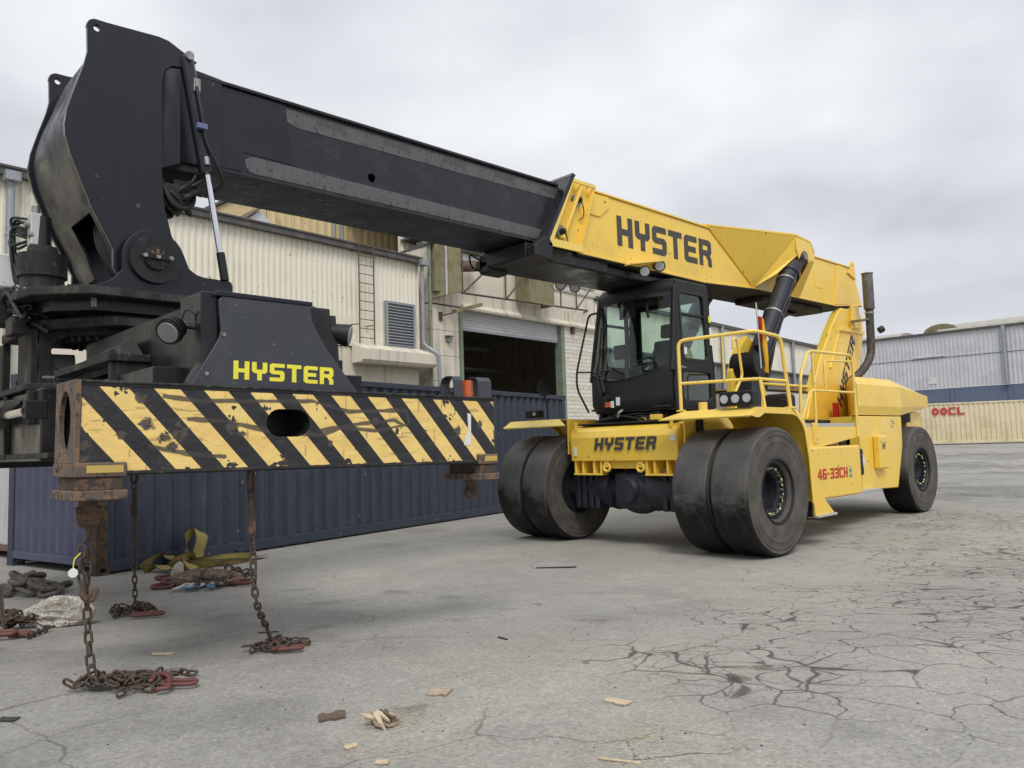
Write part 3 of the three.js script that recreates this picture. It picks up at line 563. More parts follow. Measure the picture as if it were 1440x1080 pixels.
// ---------------- wheels
function lathe(prof, seg = 64) { return new THREE.LatheGeometry(prof.map(p => new THREE.Vector2(p[0], p[1])), seg).rotateX(Math.PI / 2); }   // axis along z, profile (radius, z)
const R = .83, TW = .255;
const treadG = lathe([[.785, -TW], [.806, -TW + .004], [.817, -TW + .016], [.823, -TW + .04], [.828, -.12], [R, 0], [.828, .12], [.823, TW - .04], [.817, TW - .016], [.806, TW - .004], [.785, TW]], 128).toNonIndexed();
const wallProf = s => [[.36, s * .17], [.375, s * .205], [.40, s * .225], [.45, s * .243], [.53, s * .252], [.60, s * .254], [.625, s * .256], [.632, s * .262], [.645, s * .262], [.652, s * .255], [.69, s * .250], [.715, s * .248], [.718, s * .2555], [.735, s * .2565], [.739, s * .248], [.765, s * .249], [.785, s * TW]];
const wallG = [lathe(wallProf(1).reverse(), 96), lathe(wallProf(-1), 96)].map(fin);
const rimFront = [lathe([[.43, .232], [.425, .245], [.405, .248], [.395, .235], [.385, .20], [.362, .17], [.352, .13], [.342, .112], [.25, .106], [.236, .085], [.225, -.04], [.205, -.06], [.12, -.06], [.10, -.03], [.001, -.025]], 48), lathe([[.001, -.2], [.33, -.2], [.35, -.2], [.39, -.235], [.41, -.245], [.43, -.23]], 48)].map(fin);
const hubFront = [lathe([[.001, -.01], [.06, -.01], [.08, -.03], [.11, -.058]], 32)].map(fin);
const rimRear = [lathe([[.43, .232], [.425, .246], [.405, .25], [.39, .235], [.375, .20], [.35, .185], [.345, .15], [.335, .13], [.20, .125], [.18, .15], [.14, .155], [.13, .10], [.06, .09], [.001, .09]], 48), lathe([[.001, -.2], [.33, -.2], [.35, -.2], [.39, -.235], [.41, -.245], [.43, -.23]], 48)].map(fin);
const nutG = fin(new THREE.CylinderGeometry(.019, .021, .05, 6).rotateX(Math.PI / 2)), tagG = fin(new THREE.ConeGeometry(.014, .05, 5));
const tagMat = std({ color: new THREE.Color(.74, .72, .30), roughness: .5 });
const mud = std({ map: paintTex([.009, .011, .017], [.035, .033, .03], [.07, .065, .055], .22, .5, .5, 301), specularIntensity: .6, roughness: .6 });
function wheel(x, z, side, kind) {
  const w = grp('wheel', RS); w.position.set(x, R, z); if (side < 0) w.rotation.y = Math.PI;
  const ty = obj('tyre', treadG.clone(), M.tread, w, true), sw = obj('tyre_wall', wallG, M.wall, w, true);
  if (kind === 'inner') { obj('rim', rimFront.slice(1), mud, w, true); obj('rim_face', [lathe([[.43, .232], [.41, .248], [.39, .235], [.355, .16], [.33, .12], [.001, .12]], 40)], mud, w); }
  else {
    obj('rim', kind === 'front' ? rimFront : rimRear, mud, w, true); if (kind === 'front') obj('hub', hubFront, mud, w, true);
    const n = kind === 'front' ? 18 : 20, r = kind === 'front' ? .298 : .285, zz = kind === 'front' ? .118 : .16;
    for (let k = 0; k < n; k++) {
      const a = k / n * 2 * Math.PI, nu = obj('wheel_nut', nutG, kind === 'front' ? M.steel : mud, w, true); nu.position.set(r * Math.cos(a), r * Math.sin(a), zz);
      const tg = obj('nut_marker', tagG, tagMat, w, true); const b = a + (kind === 'front' ? .17 : .12); tg.position.set(r * Math.cos(b), r * Math.sin(b), zz + .03); tg.rotation.z = b + (k % 2 ? 0 : Math.PI) + hash2(k, 3, n) * .6; if (kind === 'front' && k % 3 === 2) tg.scale.setScalar(.6);
    }
  }
}
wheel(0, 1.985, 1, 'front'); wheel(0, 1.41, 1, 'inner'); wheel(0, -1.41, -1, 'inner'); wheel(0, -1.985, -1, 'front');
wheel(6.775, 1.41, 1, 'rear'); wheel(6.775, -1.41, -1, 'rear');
// ---------------- chassis
obj('chassis_frame', [bx(-.2, 7.9, .95, 1.5, .42, .58), bx(-.2, 7.9, .95, 1.5, -.58, -.42), bx(-.2, 4.2, 1.5, 1.78, -.95, .95), bx(1.2, 6, .7, .95, -.5, .5), bx(1.0, 1.3, .75, 1.7, -1.05, 1.05)], M.yellow, RS);
const ax = grp('drive_axle', RS);
obj('axle_tube', [cy(V(0, R, -1.3), V(0, R, 1.3), .22, .22, 24), cy(V(0, R, .35), V(0, R, .75), .33, .24, 24), cy(V(0, R, -.35), V(0, R, -.75), .33, .24, 24)], M.navy, ax);
{ const s = new THREE.SphereGeometry(.36, 28, 20); s.scale(.9, 1.0, 1.15); obj('differential', [s.translate(0, R - .02, .05), cy(V(-.34, R - .02, .05), V(-.40, R - .02, .05), .20, .17, 24), bx(-.25, .25, R - .3, R + .26, -.3, .4, .08)], M.navy, ax); }
for (const s of [-1, 1]) for (let k = 0; k < 4; k++) obj('brake_housing', bx(-.24, .24, .52, 1.04, s * (.62 + k * .13) - .045, s * (.62 + k * .13) + .045, .02), M.navy, ax);
obj('rear_axle', [cy(V(6.775, R, -1.3), V(6.775, R, 1.3), .16, .16, 18), bx(6.5, 7.05, .62, 1.08, -.9, .9, .03)], M.navy, RS);
const bp = obj('front_bumper', [ext([[-.38, 1.25], [-.40, 1.60], [-.37, 1.69], [-.30, 1.755], [-.18, 1.785], [.5, 1.79], [.5, 1.25]], -.985, .985, .012)], M.yellow, RS);
obj('lettering', lettering('HYSTER', V(-.4045, 1.405, -.50), V(0, 0, 1), V(0, 1, 0), 1.12, .185, .006, .22), M.textDark, bp);
obj('warning_label', bx(-.405, -.392, 1.33, 1.46, -.915, -.86, .001), M.label, bp); obj('warning_label', bx(-.405, -.392, 1.52, 1.6, .88, .96, .001), M.label, bp);
const br = obj('bumper_bracket', [
  ...[-1, 1].flatMap(s => [bx(-.37, .1, 1.03, 1.06, Math.min(s * .40, s * .96), Math.max(s * .40, s * .96)), ...[.42, .56, .78, .93].map(q => bx(-.36, .1, 1.06, 1.25, s * q - .018, s * q + .018)), bx(.06, .1, 1.06, 1.25, Math.min(s * .40, s * .96), Math.max(s * .40, s * .96))]),
  extX([[-.40, 1.25], [-.40, 1.15], [-.30, 1.13], [.30, 1.13], [.40, 1.15], [.40, 1.25]], -.31, -.27, .006)], M.yellow, RS);
for (const z of [-.31, .31]) obj('towing_eye', [new THREE.TorusGeometry(.058, .022, 10, 20).rotateY(Math.PI / 2).translate(-.345, 1.15, z), bx(-.36, -.3, 1.15, 1.25, z - .05, z + .05)], M.yellow, br);
for (const z of [-.62, -.5, .66]) obj('bolt', cy(V(-.25, 1.06, z), V(-.25, 1.12, z), .02, .02, 6), M.steel, br);
obj('bumper_back', bx(.1, .14, 1.03, 1.25, -.95, .95), M.yellow, br);
obj('frame_hooks', [bx(-.39, -.33, 1.70, 1.84, -.90, -.87), bx(-.39, -.33, 1.70, 1.84, .87, .9)], M.yellow, bp);
// deck under the cab
obj('cab_deck', [bx(-.32, 1.3, 1.79, 1.815, -.9, .9), bx(-.15, 1.15, 1.815, 1.9, -.6, .6), bx(.95, 4.3, 1.74, 1.80, -1.1, 1.1)], M.dirtyBlack, RS);
obj('cab_mounts', [...[[-.1, -.4], [.2, -.1], [.3, .4], [.7, .6], [-.12, .25], [.0, -.62]].map(([x, z], k) => cy(V(x, 1.8, z), V(x, 1.99, z), .05 + .02 * (k % 3), .05, 10)), bx(-.1, 1.0, 1.86, 1.96, -.45, .5)], M.dirtyBlack, RS);
for (let k = 0; k < 7; k++) obj('deck_hose', hose([V(rr(-.25, 0), 1.84, rr(-.6, .6)), V(rr(-.3, -.1), 1.93, rr(-.6, .6)), V(rr(-.1, .2), 1.88, rr(-.6, .6)), V(rr(.2, .6), 1.9, rr(-.6, .6))], rr(.012, .022)), M.hose, RS);
obj('tie_down', [bx(-.28, -.18, 1.82, 1.9, .46, .62), bx(-.22, -.1, 1.82, 1.87, .2, .34)], M.yellow, RS);
// ---------------- front fenders
function fender(s) {
  const f = grp('front_fender', RS), Z = z => s > 0 ? z : -z;
  const bow = [[-.44, 1.905], [.44, 1.905]]; for (let k = 0; k <= 8; k++) { const a = Math.PI / 2 - k / 8 * 1.25; bow.push([.40 + .48 * Math.cos(a) - .0, 1.43 + .475 * Math.sin(a)]); } bow.push([.93, 1.2], [.97, .62]);
  const inner = bow.map(([x, y], i) => { const a = bow[Math.max(0, i - 1)], b = bow[Math.min(bow.length - 1, i + 1)], l = Math.hypot(b[0] - a[0], b[1] - a[1]); return [x + (b[1] - a[1]) / l * .014, y - (b[0] - a[0]) / l * .014]; });
  const z0 = Math.min(Z(1.16), Z(2.24)), z1 = Math.max(Z(1.16), Z(2.24));
  obj('top_sheet', ext([...bow, ...inner.reverse()], z0, z1, 0), M.yellow, f);
  // outer flange
  const fl = bow.map(([x, y], i) => { const a = bow[Math.max(0, i - 1)], b = bow[Math.min(bow.length - 1, i + 1)], l = Math.hypot(b[0] - a[0], b[1] - a[1]); return [x + (b[1] - a[1]) / l * .085, y - (b[0] - a[0]) / l * .085]; });
  const q0 = Math.min(Z(2.24), Z(2.256)), q1 = Math.max(Z(2.24), Z(2.256));
  obj('side_flange', ext([[-.64, 1.80], [-.46, 1.908], ...bow.slice(1), ...fl.reverse().slice(0, -1), [-.30, 1.83], [-.42, 1.78], [-.5, 1.775]], q0, q1, .002), M.yellow, f);
  // sloping front lip
  obj('front_lip', prism([V(-.64, 1.80, Z(.86)), V(-.64, 1.80, Z(2.24)), V(-.44, 1.908, Z(2.24)), V(-.44, 1.908, Z(1.16))], V(.012, -.016, 0)), M.yellowClean, f);
  obj('stay', bx(-.1, -.02, 1.3, 1.89, Math.min(Z(1.1), Z(1.18)), Math.max(Z(1.1), Z(1.18))), M.dirtyBlack, f);
  obj('inner_panel', bx(-.35, .9, 1.35, 1.89, Math.min(Z(1.06), Z(1.09)), Math.max(Z(1.06), Z(1.09))), M.yellow, f);
  obj('mud_flap', bx(.955, .97, .42, 1.2, Math.min(Z(1.2), Z(2.2)), Math.max(Z(1.2), Z(2.2))), M.plastic, f);
}
fender(1); fender(-1);
// light cluster on the left fender, small lamp on the right one
function roundLamp(parent, p, dir, r, name = 'work_light') {
  const g = grp(name, parent), d = dir.clone().normalize(), b = p.clone().addScaledVector(d, -r * 1.1);
  obj('housing', [cy(b, p, r * .7, r, 18), cy(b.clone().addScaledVector(d, -r * .4), b, r * .35, r * .7, 12)], M.plastic, g);
  obj('lens', cy(p.clone().addScaledVector(d, -.004), p.clone().addScaledVector(d, .006), r * .82, r * .78, 18), M.lens, g);
  return g;
}
{
  const c = grp('light_cluster', RS);
  obj('housing', bx(-.52, -.36, 1.935, 2.12, 1.74, 2.22, .02), M.plastic, c);
  for (const z of [1.82, 1.98, 2.14]) obj('lens', cy(V(-.515, 2.025, z), V(-.53, 2.025, z), .058, .054, 18), M.lens, c);
  const l = grp('marker_light', RS); obj('housing', bx(-.38, -.22, 1.95, 2.08, -1.98, -1.7, .015), M.plastic, l); obj('lens', bx(-.39, -.375, 1.99, 2.04, -1.80, -1.74), M.lens, l);
}
// round convex mirror beside the right fender
{ const m = grp('mirror', RS); obj('stem', rail([V(-.3, 1.9, -1.55), V(-.3, 2.15, -1.55), V(-.34, 2.40, -1.6)], .014, .06), M.plastic, m); obj('dish', new THREE.SphereGeometry(.15, 20, 10, 0, 2 * Math.PI, 0, 1.2).scale(1, .45, 1).rotateZ(-1.35).translate(-.36, 2.42, -1.6), M.plastic, m); }
// ---------------- cab
const cab = grp('cab', RS);
{
  const hw = y => y < 2.6 ? .755 : mix(.755, .70, (y - 2.6) / 1.3), xc = y => y < 2.6 ? -.10 : mix(-.08, .13, (y - 2.6) / 1.25), bul = y => mix(.24, .16, clamp((y - 2) / 1.8));
  const F = (t, y, o = 0) => V(xc(y) - bul(y) * (1 - t * t) - o, y, t * hw(y) + .0);
  const ts = []; for (let k = 0; k <= 20; k++) ts.push(-1 + k / 10);
  const sill = t => 2.62 - .19 * (1 - t * t) - .06 * (1 - t) * .5;
  const nose = []; for (let r = 0; r <= 6; r++) nose.push(ts.map(t => { const y = mix(1.99, sill(t), r / 6); const p = F(t, y); if (r === 0) p.x += .07; return p; }));
  obj('nose_panel', [loft(nose), loft([ts.map(t => { const p = F(t, sill(t)); return p; }), ts.map(t => { const p = F(t, sill(t) + .035, .012); return p; })])], M.plastic, cab);
  obj('nose_base', extY([...ts.map(t => { const p = F(t, 2.0); return [p.x + .08, p.z]; }), [1.0, .74], [1.0, -.74]], 1.96, 2.0, .004), M.plastic, cab);
  const t2 = ts.slice(1, -1).map(t => t * 1.06), top = 3.72, gl = [];
  for (let r = 0; r <= 8; r++) gl.push(t2.map(t => F(t, mix(sill(t) + .03, top, r / 8))));
  obj('windscreen', loft(gl), M.glass, cab);
  // pillars and header
  for (const t of [-1, 1]) obj('pillar', sweep([0, 1, 2, 3, 4].map(k => { const p = F(t * .985, mix(sill(t) - .1, 3.80, k / 4)); p.x += .025; return p; }), .055, 8), M.plastic, cab);
  obj('header', [loft([ts.map(t => F(t, 3.70, .006)), ts.map(t => F(t, 3.76, .03)), ts.map(t => F(t, 3.83, .03)), ts.map(t => { const p = F(t, 3.9, -.04); return p; })])], M.plastic, cab);
  obj('roof', extY([...ts.map(t => { const p = F(t, 3.84); return [p.x + .01, p.z * .99]; }), [1.03, .68], [1.03, -.68]], 3.78, 3.905, .03), M.plastic, cab);
  obj('wind_screen_frame', [loft([ts.map(t => F(t, 3.64, .004)), ts.map(t => F(t, 3.73, .004))])], M.trim, cab);
  // side walls with door openings
  for (const s of [1, -1]) {
    const g = grp(s > 0 ? 'door' : 'side_wall', cab), zz = s > 0 ? [.70, .745] : [-.745, -.70], tilt = g0 => { const p = g0.attributes.position; for (let i = 0; i < p.count; i++) { const y = p.getY(i); if (y > 2.6) p.setZ(i, p.getZ(i) - s * (y - 2.6) / 1.3 * .05); } return g0; };
    const rc = (x0, x1, y0, y1, r = .07) => { const o = []; for (const [cx, cyy, a] of [[x1 - r, y0 + r, -Math.PI / 2], [x1 - r, y1 - r, 0], [x0 + r, y1 - r, Math.PI / 2], [x0 + r, y0 + r, Math.PI]]) o.push(...circlePts(cx, cyy, r, 5, a, a + Math.PI / 2)); return o; };
    obj('panel', tilt(ext([[-.02, 2.0], [1.04, 2.0], [1.04, 2.5], [1.0, 3.82], [.14, 3.82], [.02, 2.6], [-.04, 2.3]], ...zz, .008, [rc(.24, .86, 2.72, 3.70), rc(.2, .92, 2.1, 2.52)])), M.plastic, g);
    obj('pane', tilt(ext(rc(.225, .875, 2.705, 3.715), s > 0 ? .718 : -.726, s > 0 ? .719 : -.725, 0)), M.glass, g); obj('pane', ext(rc(.19, .93, 2.09, 2.53), s > 0 ? .718 : -.726, s > 0 ? .719 : -.725, 0), M.glass, g);
    obj('window_bar', tilt(bx(.24, .86, 3.36, 3.40, Math.min(...zz) + .0, Math.max(...zz) + .004)), M.plastic, g);
    obj('seal', tilt(ext(rc(.205, .895, 2.685, 3.735, .08), s > 0 ? .744 : -.752, s > 0 ? .752 : -.744, .002, [rc(.24, .86, 2.72, 3.70)])), M.hose, g);
    if (s > 0) { obj('handle', [bx(.07, .2, 2.56, 2.585, .75, .80), bx(.09, .12, 2.55, 2.60, .74, .79)], M.steel, g); obj('sticker', bx(.93, .98, 2.95, 3.22, .744, .753, .001), M.label, g); obj('sticker', bx(.93, .985, 3.3, 3.4, .738, .747, .001), M.textYellow, g); obj('sticker', bx(.27, .34, 2.78, 2.88, .722, .728, .001), M.label, g); }
  }
  // rear wall
  const rw = grp('rear_wall', cab);
  obj('panel', [bx(1.0, 1.04, 2.0, 2.65, -.70, .70), bx(1.0, 1.04, 3.66, 3.8, -.69, .69), bx(1.0, 1.04, 2.65, 3.66, -.70, -.6), bx(1.0, 1.04, 2.65, 3.66, .6, .70)], M.plastic, rw); obj('pane', bx(1.015, 1.02, 2.62, 3.7, -.62, .62), M.glass, rw);
  // inside
  const seat = grp('seat', cab);
  obj('cushion', bx(.3, .82, 2.36, 2.5, -.27, .25, .05), M.hose, seat); obj('backrest', bx(-.07, .07, 0, .66, -.25, .25, .06).rotateZ(-.14).translate(.84, 2.46, 0), M.hose, seat); obj('headrest', bx(-.05, .05, 0, .22, -.15, .15, .04).rotateZ(-.14).translate(.95, 3.16, 0), M.hose, seat); obj('pedestal', bx(.4, .75, 2.02, 2.36, -.2, .2), M.trim, seat);
  for (const z of [-.34, .33]) obj('armrest', bx(.35, .8, 2.58, 2.66, z - .05, z + .05, .02), M.hose, seat);
  const sw = grp('steering_column', cab); obj('column', cy(V(.02, 2.0, .02), V(.17, 2.66, .02), .07, .05, 12), M.trim, sw); obj('wheel_ring', new THREE.TorusGeometry(.19, .014, 8, 28).rotateX(Math.PI / 2).rotateZ(.55).translate(.19, 2.70, .02), M.hose, sw); obj('spokes', [cy(V(.19, 2.7, -.17), V(.19, 2.7, .2), .012, .012, 6), bx(.15, .23, 2.67, 2.71, -.05, .09)], M.hose, sw);
  obj('console', [bx(-.08, .12, 2.02, 2.48, -.1, .14, .03), bx(-.12, .2, 2.02, 2.34, -.62, -.3, .03)], M.trim, cab);
  obj('monitor', bx(-.02, .02, 2.78, 3.0, -.36, -.12, .01), M.trim, cab); obj('roof_console', bx(.12, .5, 3.62, 3.76, -.3, .45, .03), M.trim, cab); obj('visor', bx(.05, .09, 3.40, 3.70, -.28, .02, .01), M.trim, cab);
  obj('inner_lamp', rail([V(.12, 3.70, .28), V(-.02, 3.52, .30), V(-.02, 3.36, .32)], .02, .05), M.trim, cab);
  obj('inner_post', rail([V(-.1, 2.3, -.08), V(.02, 3.0, -.12), V(.06, 3.72, -.16)], .035, .1), M.trim, cab);
  obj('floor', bx(-.2, 1.0, 2.0, 2.03, -.7, .7), M.trim, cab);
  // wipers
  for (const [a, b, w0] of [[-.62, -.30, 3.3], [-.36, -.16, 2.95]]) { const p0 = F(a * .6 - .1, 2.32, .05), p1 = F(a, w0 - .35, .04), p2 = F(a * 1.1 - .05, w0, .035); const w = grp('wiper', cab); obj('arm', rail([F(b - .25, 2.28, .05), F(b - .42, 2.6, .05), p1], .014, .05), M.hose, w); obj('blade', cy(F(b - .36, 2.55, .03), p2, .012, .012, 6), M.hose, w); }
  obj('wiper_motor', [cy(F(-.36, 2.18, -.02), F(-.36, 2.18, .07), .05, .04, 12), cy(F(-.52, 2.26, -.02), F(-.52, 2.26, .07), .045, .04, 12)], M.hose, cab);
  const ind = grp('indicator', cab); { const p = F(-.34, 2.06, .02); obj('lens', bx(p.x - .02, p.x + .02, 2.04, 2.12, p.z - .05, p.z + .05), M.amber, ind); obj('bezel', bx(p.x - .005, p.x + .03, 2.03, 2.13, p.z + .05, p.z + .11), M.label, ind); }
  { const p = F(-.08, 2.1, .004); obj('sticker', bx(p.x - .003, p.x + .01, 2.06, 2.18, p.z - .035, p.z + .035, .001), M.label, cab); const q = F(.1, 2.0, .0); obj('tow_hook', rail([q.clone().add(V(0, -.02, -.06)), q.clone().add(V(-.06, -.05, -.08)), q.clone().add(V(-.03, -.1, -.12))], .022, .03), M.steel, cab); }
  // tubular guard on the right side of the cab
  obj('guard_tube', rail([F(-1, 3.58, .0).add(V(.02, 0, -.02)), F(-1, 3.55, .12).add(V(0, 0, -.10)), F(-1, 2.6, .26).add(V(0, 0, -.10)), F(-1, 2.35, .26).add(V(0, 0, -.08)), F(-1, 2.0, .1).add(V(.02, 0, -.02))], .017, .12), M.hose, cab);
  obj('guard_tube', cy(F(-1, 2.62, .26).add(V(0, 0, -.10)), F(-1, 2.62, .02), .013, .013, 6), M.hose, cab);
}
// ---------------- boom
const ib = obj('inner_boom', [ext([[-6.95, 4.10], [-1.2, 4.10], [-1.2, 4.905], [-6.95, 4.905]], .36, .39, .004, [circlePts(-4.87, 4.38, .046, 24)]), bx(-6.95, -1.2, 4.10, 4.905, -.39, -.36), bx(-6.95, -1.2, 4.10, 4.13, -.37, .37), bx(-6.95, -1.2, 4.875, 4.905, -.37, .37), bx(-6.95, -6.9, 4.12, 4.89, -.37, .37), bx(-1.25, -1.2, 4.12, 4.89, -.37, .37), bx(-6.9, -2.0, 4.895, 4.925, -.43, .43, .006), bx(-6.9, -2.0, 4.075, 4.105, -.415, .415, .006)], M.grease, RS);
obj('wear_strip', [ext([[-5.87, 4.86], [-5.84, 4.72], [-5.75, 4.69], [-1.9, 4.72], [-1.9, 4.875]], .385, .396, .002)], M.wornGrey, ib);
obj('wear_strip', [ext([[-6.27, 4.24], [-6.25, 4.15], [-6.18, 4.125], [-1.9, 4.125], [-1.9, 4.265], [-6.15, 4.29], [-6.22, 4.28]], .385, .396, .002)], M.wornGrey, ib);
obj('front_skin', ext([[-6.9, 4.12], [-6.3, 4.12], [-6.28, 4.31], [-5.78, 4.30], [-5.86, 4.89], [-6.9, 4.89]], .385, .398, .002), M.blackGloss, ib);
obj('far_strip', [bx(-6.25, -1.9, 4.13, 4.28, -.396, -.385), bx(-5.87, -1.9, 4.7, 4.87, -.396, -.385)], M.wornGrey, ib);
const ob = obj('outer_boom', [
  ext([[-1.78, 4.12], [-1.66, 4.03], [1.3, 4.01], [2.9, 4.10], [6.1, 4.13], [7.42, 4.27], [7.10, 4.96], [6.95, 5.02], [3.2, 5.0], [1.5, 4.93], [-1.3, 4.945], [-1.42, 4.95]], .415, .45, .006),
  ext([[-1.78, 4.12], [-1.66, 4.03], [1.3, 4.01], [2.9, 4.10], [6.1, 4.13], [7.42, 4.27], [7.10, 4.96], [6.95, 5.02], [3.2, 5.0], [1.5, 4.93], [-1.3, 4.945], [-1.42, 4.95]], -.45, -.415, .006),
  ext([[-1.42, 4.955], [-1.3, 4.95], [1.5, 4.935], [3.2, 5.005], [6.97, 5.025], [6.97, 5.05], [3.2, 5.03], [1.5, 4.96], [-1.3, 4.975], [-1.42, 4.98]], -.475, .475, .003),
  ext([[6.9, 5.03], [7.10, 4.98], [7.44, 4.27], [7.40, 4.25], [7.06, 4.94], [6.9, 5.0]], -.414, .414, .002)], M.yellow, RS);
obj('bottom_plate', [ext([[-1.70, 4.02], [1.3, 3.995], [2.9, 4.085], [6.1, 4.115], [7.38, 4.25], [7.38, 4.265], [6.1, 4.13], [2.9, 4.10], [1.3, 4.01], [-1.70, 4.035]], -.475, .47, .002)], M.dirtyBlack, ob);
obj('bottom_flange', ext([[-1.70, 4.035], [1.3, 4.012], [2.9, 4.102], [6.1, 4.132], [7.40, 4.268], [7.40, 4.29], [6.1, 4.155], [2.9, 4.125], [1.3, 4.035], [-1.66, 4.06]], .45, .476, .002), M.yellow, ob);
obj('lettering', lettering('HYSTER', V(-.84, 4.285, .4505), V(1, .006, 0).normalize(), V(-.006, 1, 0).normalize(), 2.42, .43, .005), M.textDark, ob);
each('rear_stiffener', [ext([[6.05, 4.16], [6.75, 4.23], [6.55, 5.0], [6.25, 5.0]], .45, .475, .004), bx(5.25, 5.6, 4.42, 4.76, .45, .457, .002)], M.yellow, ob);
obj('lifting_eye', ext([...circlePts(7.0, 5.08, .10, 16, -.4, Math.PI + .4)].concat([[6.75, 4.9], [7.12, 4.8]]), .455, .485, .004, [circlePts(7.0, 5.08, .035, 12)]), M.yellow, ob);
// collar at the mouth of the outer boom
const col = grp('boom_collar', RS);
obj('flange_plate', [...[1, -1].map(s => prism([V(-1.84, 5.0, s * .30), V(-2.34, 4.10, s * .30), V(-2.34, 4.10, s * .56), V(-1.84, 5.0, s * .56)], V(-.05, .03, 0))), prism([V(-1.84, 5.0, -.56), V(-1.84, 5.0, .56), V(-1.80, 5.05, .56), V(-1.80, 5.05, -.56)], V(-.06, .02, 0))], M.blackGloss, col);
each('flange_foot', [...[1, -1].map(s => ext([[-2.34, 4.12], [-2.42, 4.14], [-2.62, 3.98], [-2.62, 3.86], [-2.30, 3.84], [-2.28, 4.04]], Math.min(s * .42, s * .56), Math.max(s * .42, s * .56), .01))], M.black, col);
each('side_cheek', [ext([[-1.86, 5.0], [-2.36, 4.08], [-2.36, 4.02], [-1.70, 4.02], [-1.70, 4.12], [-2.26, 4.12], [-1.84, 4.95], [-1.40, 4.95], [-1.40, 5.0]], .535, .56, .003), ext([[-1.86, 5.0], [-2.36, 4.08], [-2.36, 4.02], [-1.70, 4.02], [-1.42, 5.0]], -.56, -.45, .003)], M.yellowClean, col);
obj('recess_panel', ext([[-1.87, 5.0], [-2.30, 4.10], [-1.74, 4.10], [-1.40, 5.0]], .452, .462, .002), M.yellow, col);
obj('recess_rib', [bx(-.02, .02, -.44, .44, .455, .55).rotateZ(-.48).translate(-1.86, 4.55, 0), prism([V(-1.42, 4.97, .455), V(-1.74, 4.1, .455), V(-1.74, 4.1, .55), V(-1.42, 4.97, .55)], V(.025, -.01, 0))], M.yellow, col);
obj('bracket', ext([[-1.36, 4.92], [-1.44, 4.62], [-1.22, 4.62], [-1.02, 4.78], [-1.02, 4.93]], .452, .47, .003, [circlePts(-1.1, 4.84, .025, 10)]), M.yellow, col);
for (const [x, y] of [[-1.72, 4.74], [-2.06, 4.26]]) { const g = grp('pad_adjuster', col); obj('plate', cy(V(x, y, .464), V(x, y, .50), .085, .085, 16), M.steel, g); obj('screw', cy(V(x, y, .5), V(x + .02, y, .56), .04, .035, 10), M.dirtyBlack, g); obj('cable', hose([V(x, y, .56), V(x + .06, y - .1, .55), V(x + .1, y - .2, .51), V(x + .04, y - .26, .48)], .008, 14, 5), M.hose, g); }
// black housing below the boom mouth
const uh = obj('lower_housing', [bx(-2.62, -1.0, 3.86, 4.07, -.50, .40, .03), bx(-1.05, .75, 3.865, 3.994, -.48, .36, .03), bx(-2.62, -2.25, 3.79, 4.0, -.52, -.3, .05)], M.black, RS);
obj('hose', [hose([V(-2.6, 4.0, -.5), V(-2.75, 4.05, -.52), V(-2.7, 3.9, -.54), V(-2.6, 3.85, -.5)], .014)], M.hose, uh);
// working lights under the boom
for (const [pl, ls] of [[[-.9, -.1, .5], [[-.28, .56], [.09, .56]]], [[-1.0, -.5, -.62], [[-.70, -.7], [-.38, -.7]]]]) {
  const zz = pl[2], b = obj('light_bracket', zz > 0 ? prism([V(-.72, 4.0, .46), V(.12, 4.17, .46), V(.12, 4.17, .62), V(-.72, 4.0, .62)], V(0, .02, 0)) : bx(-.85, -.2, 4.03, 4.05, -.78, -.455), M.yellowClean, ob);
  for (const [lx, lz] of ls) roundLamp(RS, V(lx - .1, zz > 0 ? 3.95 + (lx + .28) * .35 : 3.92, lz), V(-.8, -.35, .62), .085);
}
obj('front_light_bar', bx(-.2, .6, 3.94, 3.97, -.62, -.5), M.yellowClean, ob);
// flared lugs that carry the lift cylinders
for (const s of [1, -1]) {
  const g = grp('cylinder_lug', RS), W = z => s * z, P = (x, y, z) => V(x, y, W(z));
  obj('top_sheet', prism([P(1.35, 4.965, .44), P(3.42, 5.02, 1.0), P(4.0, 4.98, 1.0), P(5.1, 4.995, .44)], V(0, .028, 0)), M.yellow, g);
  obj('flare_sheet', prism([P(1.5, 4.95, .455), P(2.85, 4.12, .455), P(3.42, 5.0, .99)], V(-.012, .01, W(.016))), M.yellow, g);
  obj('front_cheek', [prism([P(2.85, 4.12, .455), P(3.42, 5.0, .99), P(3.52, 4.72, 1.0), P(3.15, 4.35, .75)], V(.015, -.005, 0))], M.yellow, g);
  obj('lug_plate', ext([[3.42, 5.0], [4.0, 4.97], [4.12, 4.80], [4.08, 4.62], [3.98, 4.66], [3.88, 4.60], [3.86, 4.72], [3.74, 4.80], [3.62, 4.74], [3.52, 4.62], [3.44, 4.78]], s > 0 ? .975 : -1.0, s > 0 ? 1.0 : -.975, .003), M.yellow, g);
  obj('rear_cheek', [prism([P(4.0, 4.97, 1.0), P(4.12, 4.80, 1.0), P(4.55, 4.14, .455), P(4.75, 4.98, .455)], V(-.012, 0, W(.01))), prism([P(4.08, 4.66, 1.0), P(3.9, 4.62, .98), P(4.2, 4.14, .46), P(4.55, 4.14, .46)], V(0, -.012, 0))], M.yellow, g);
  obj('pin', [cy(P(3.72, 4.70, .5), P(3.72, 4.70, 1.03), .07, .07, 16)], M.steel, g);
}
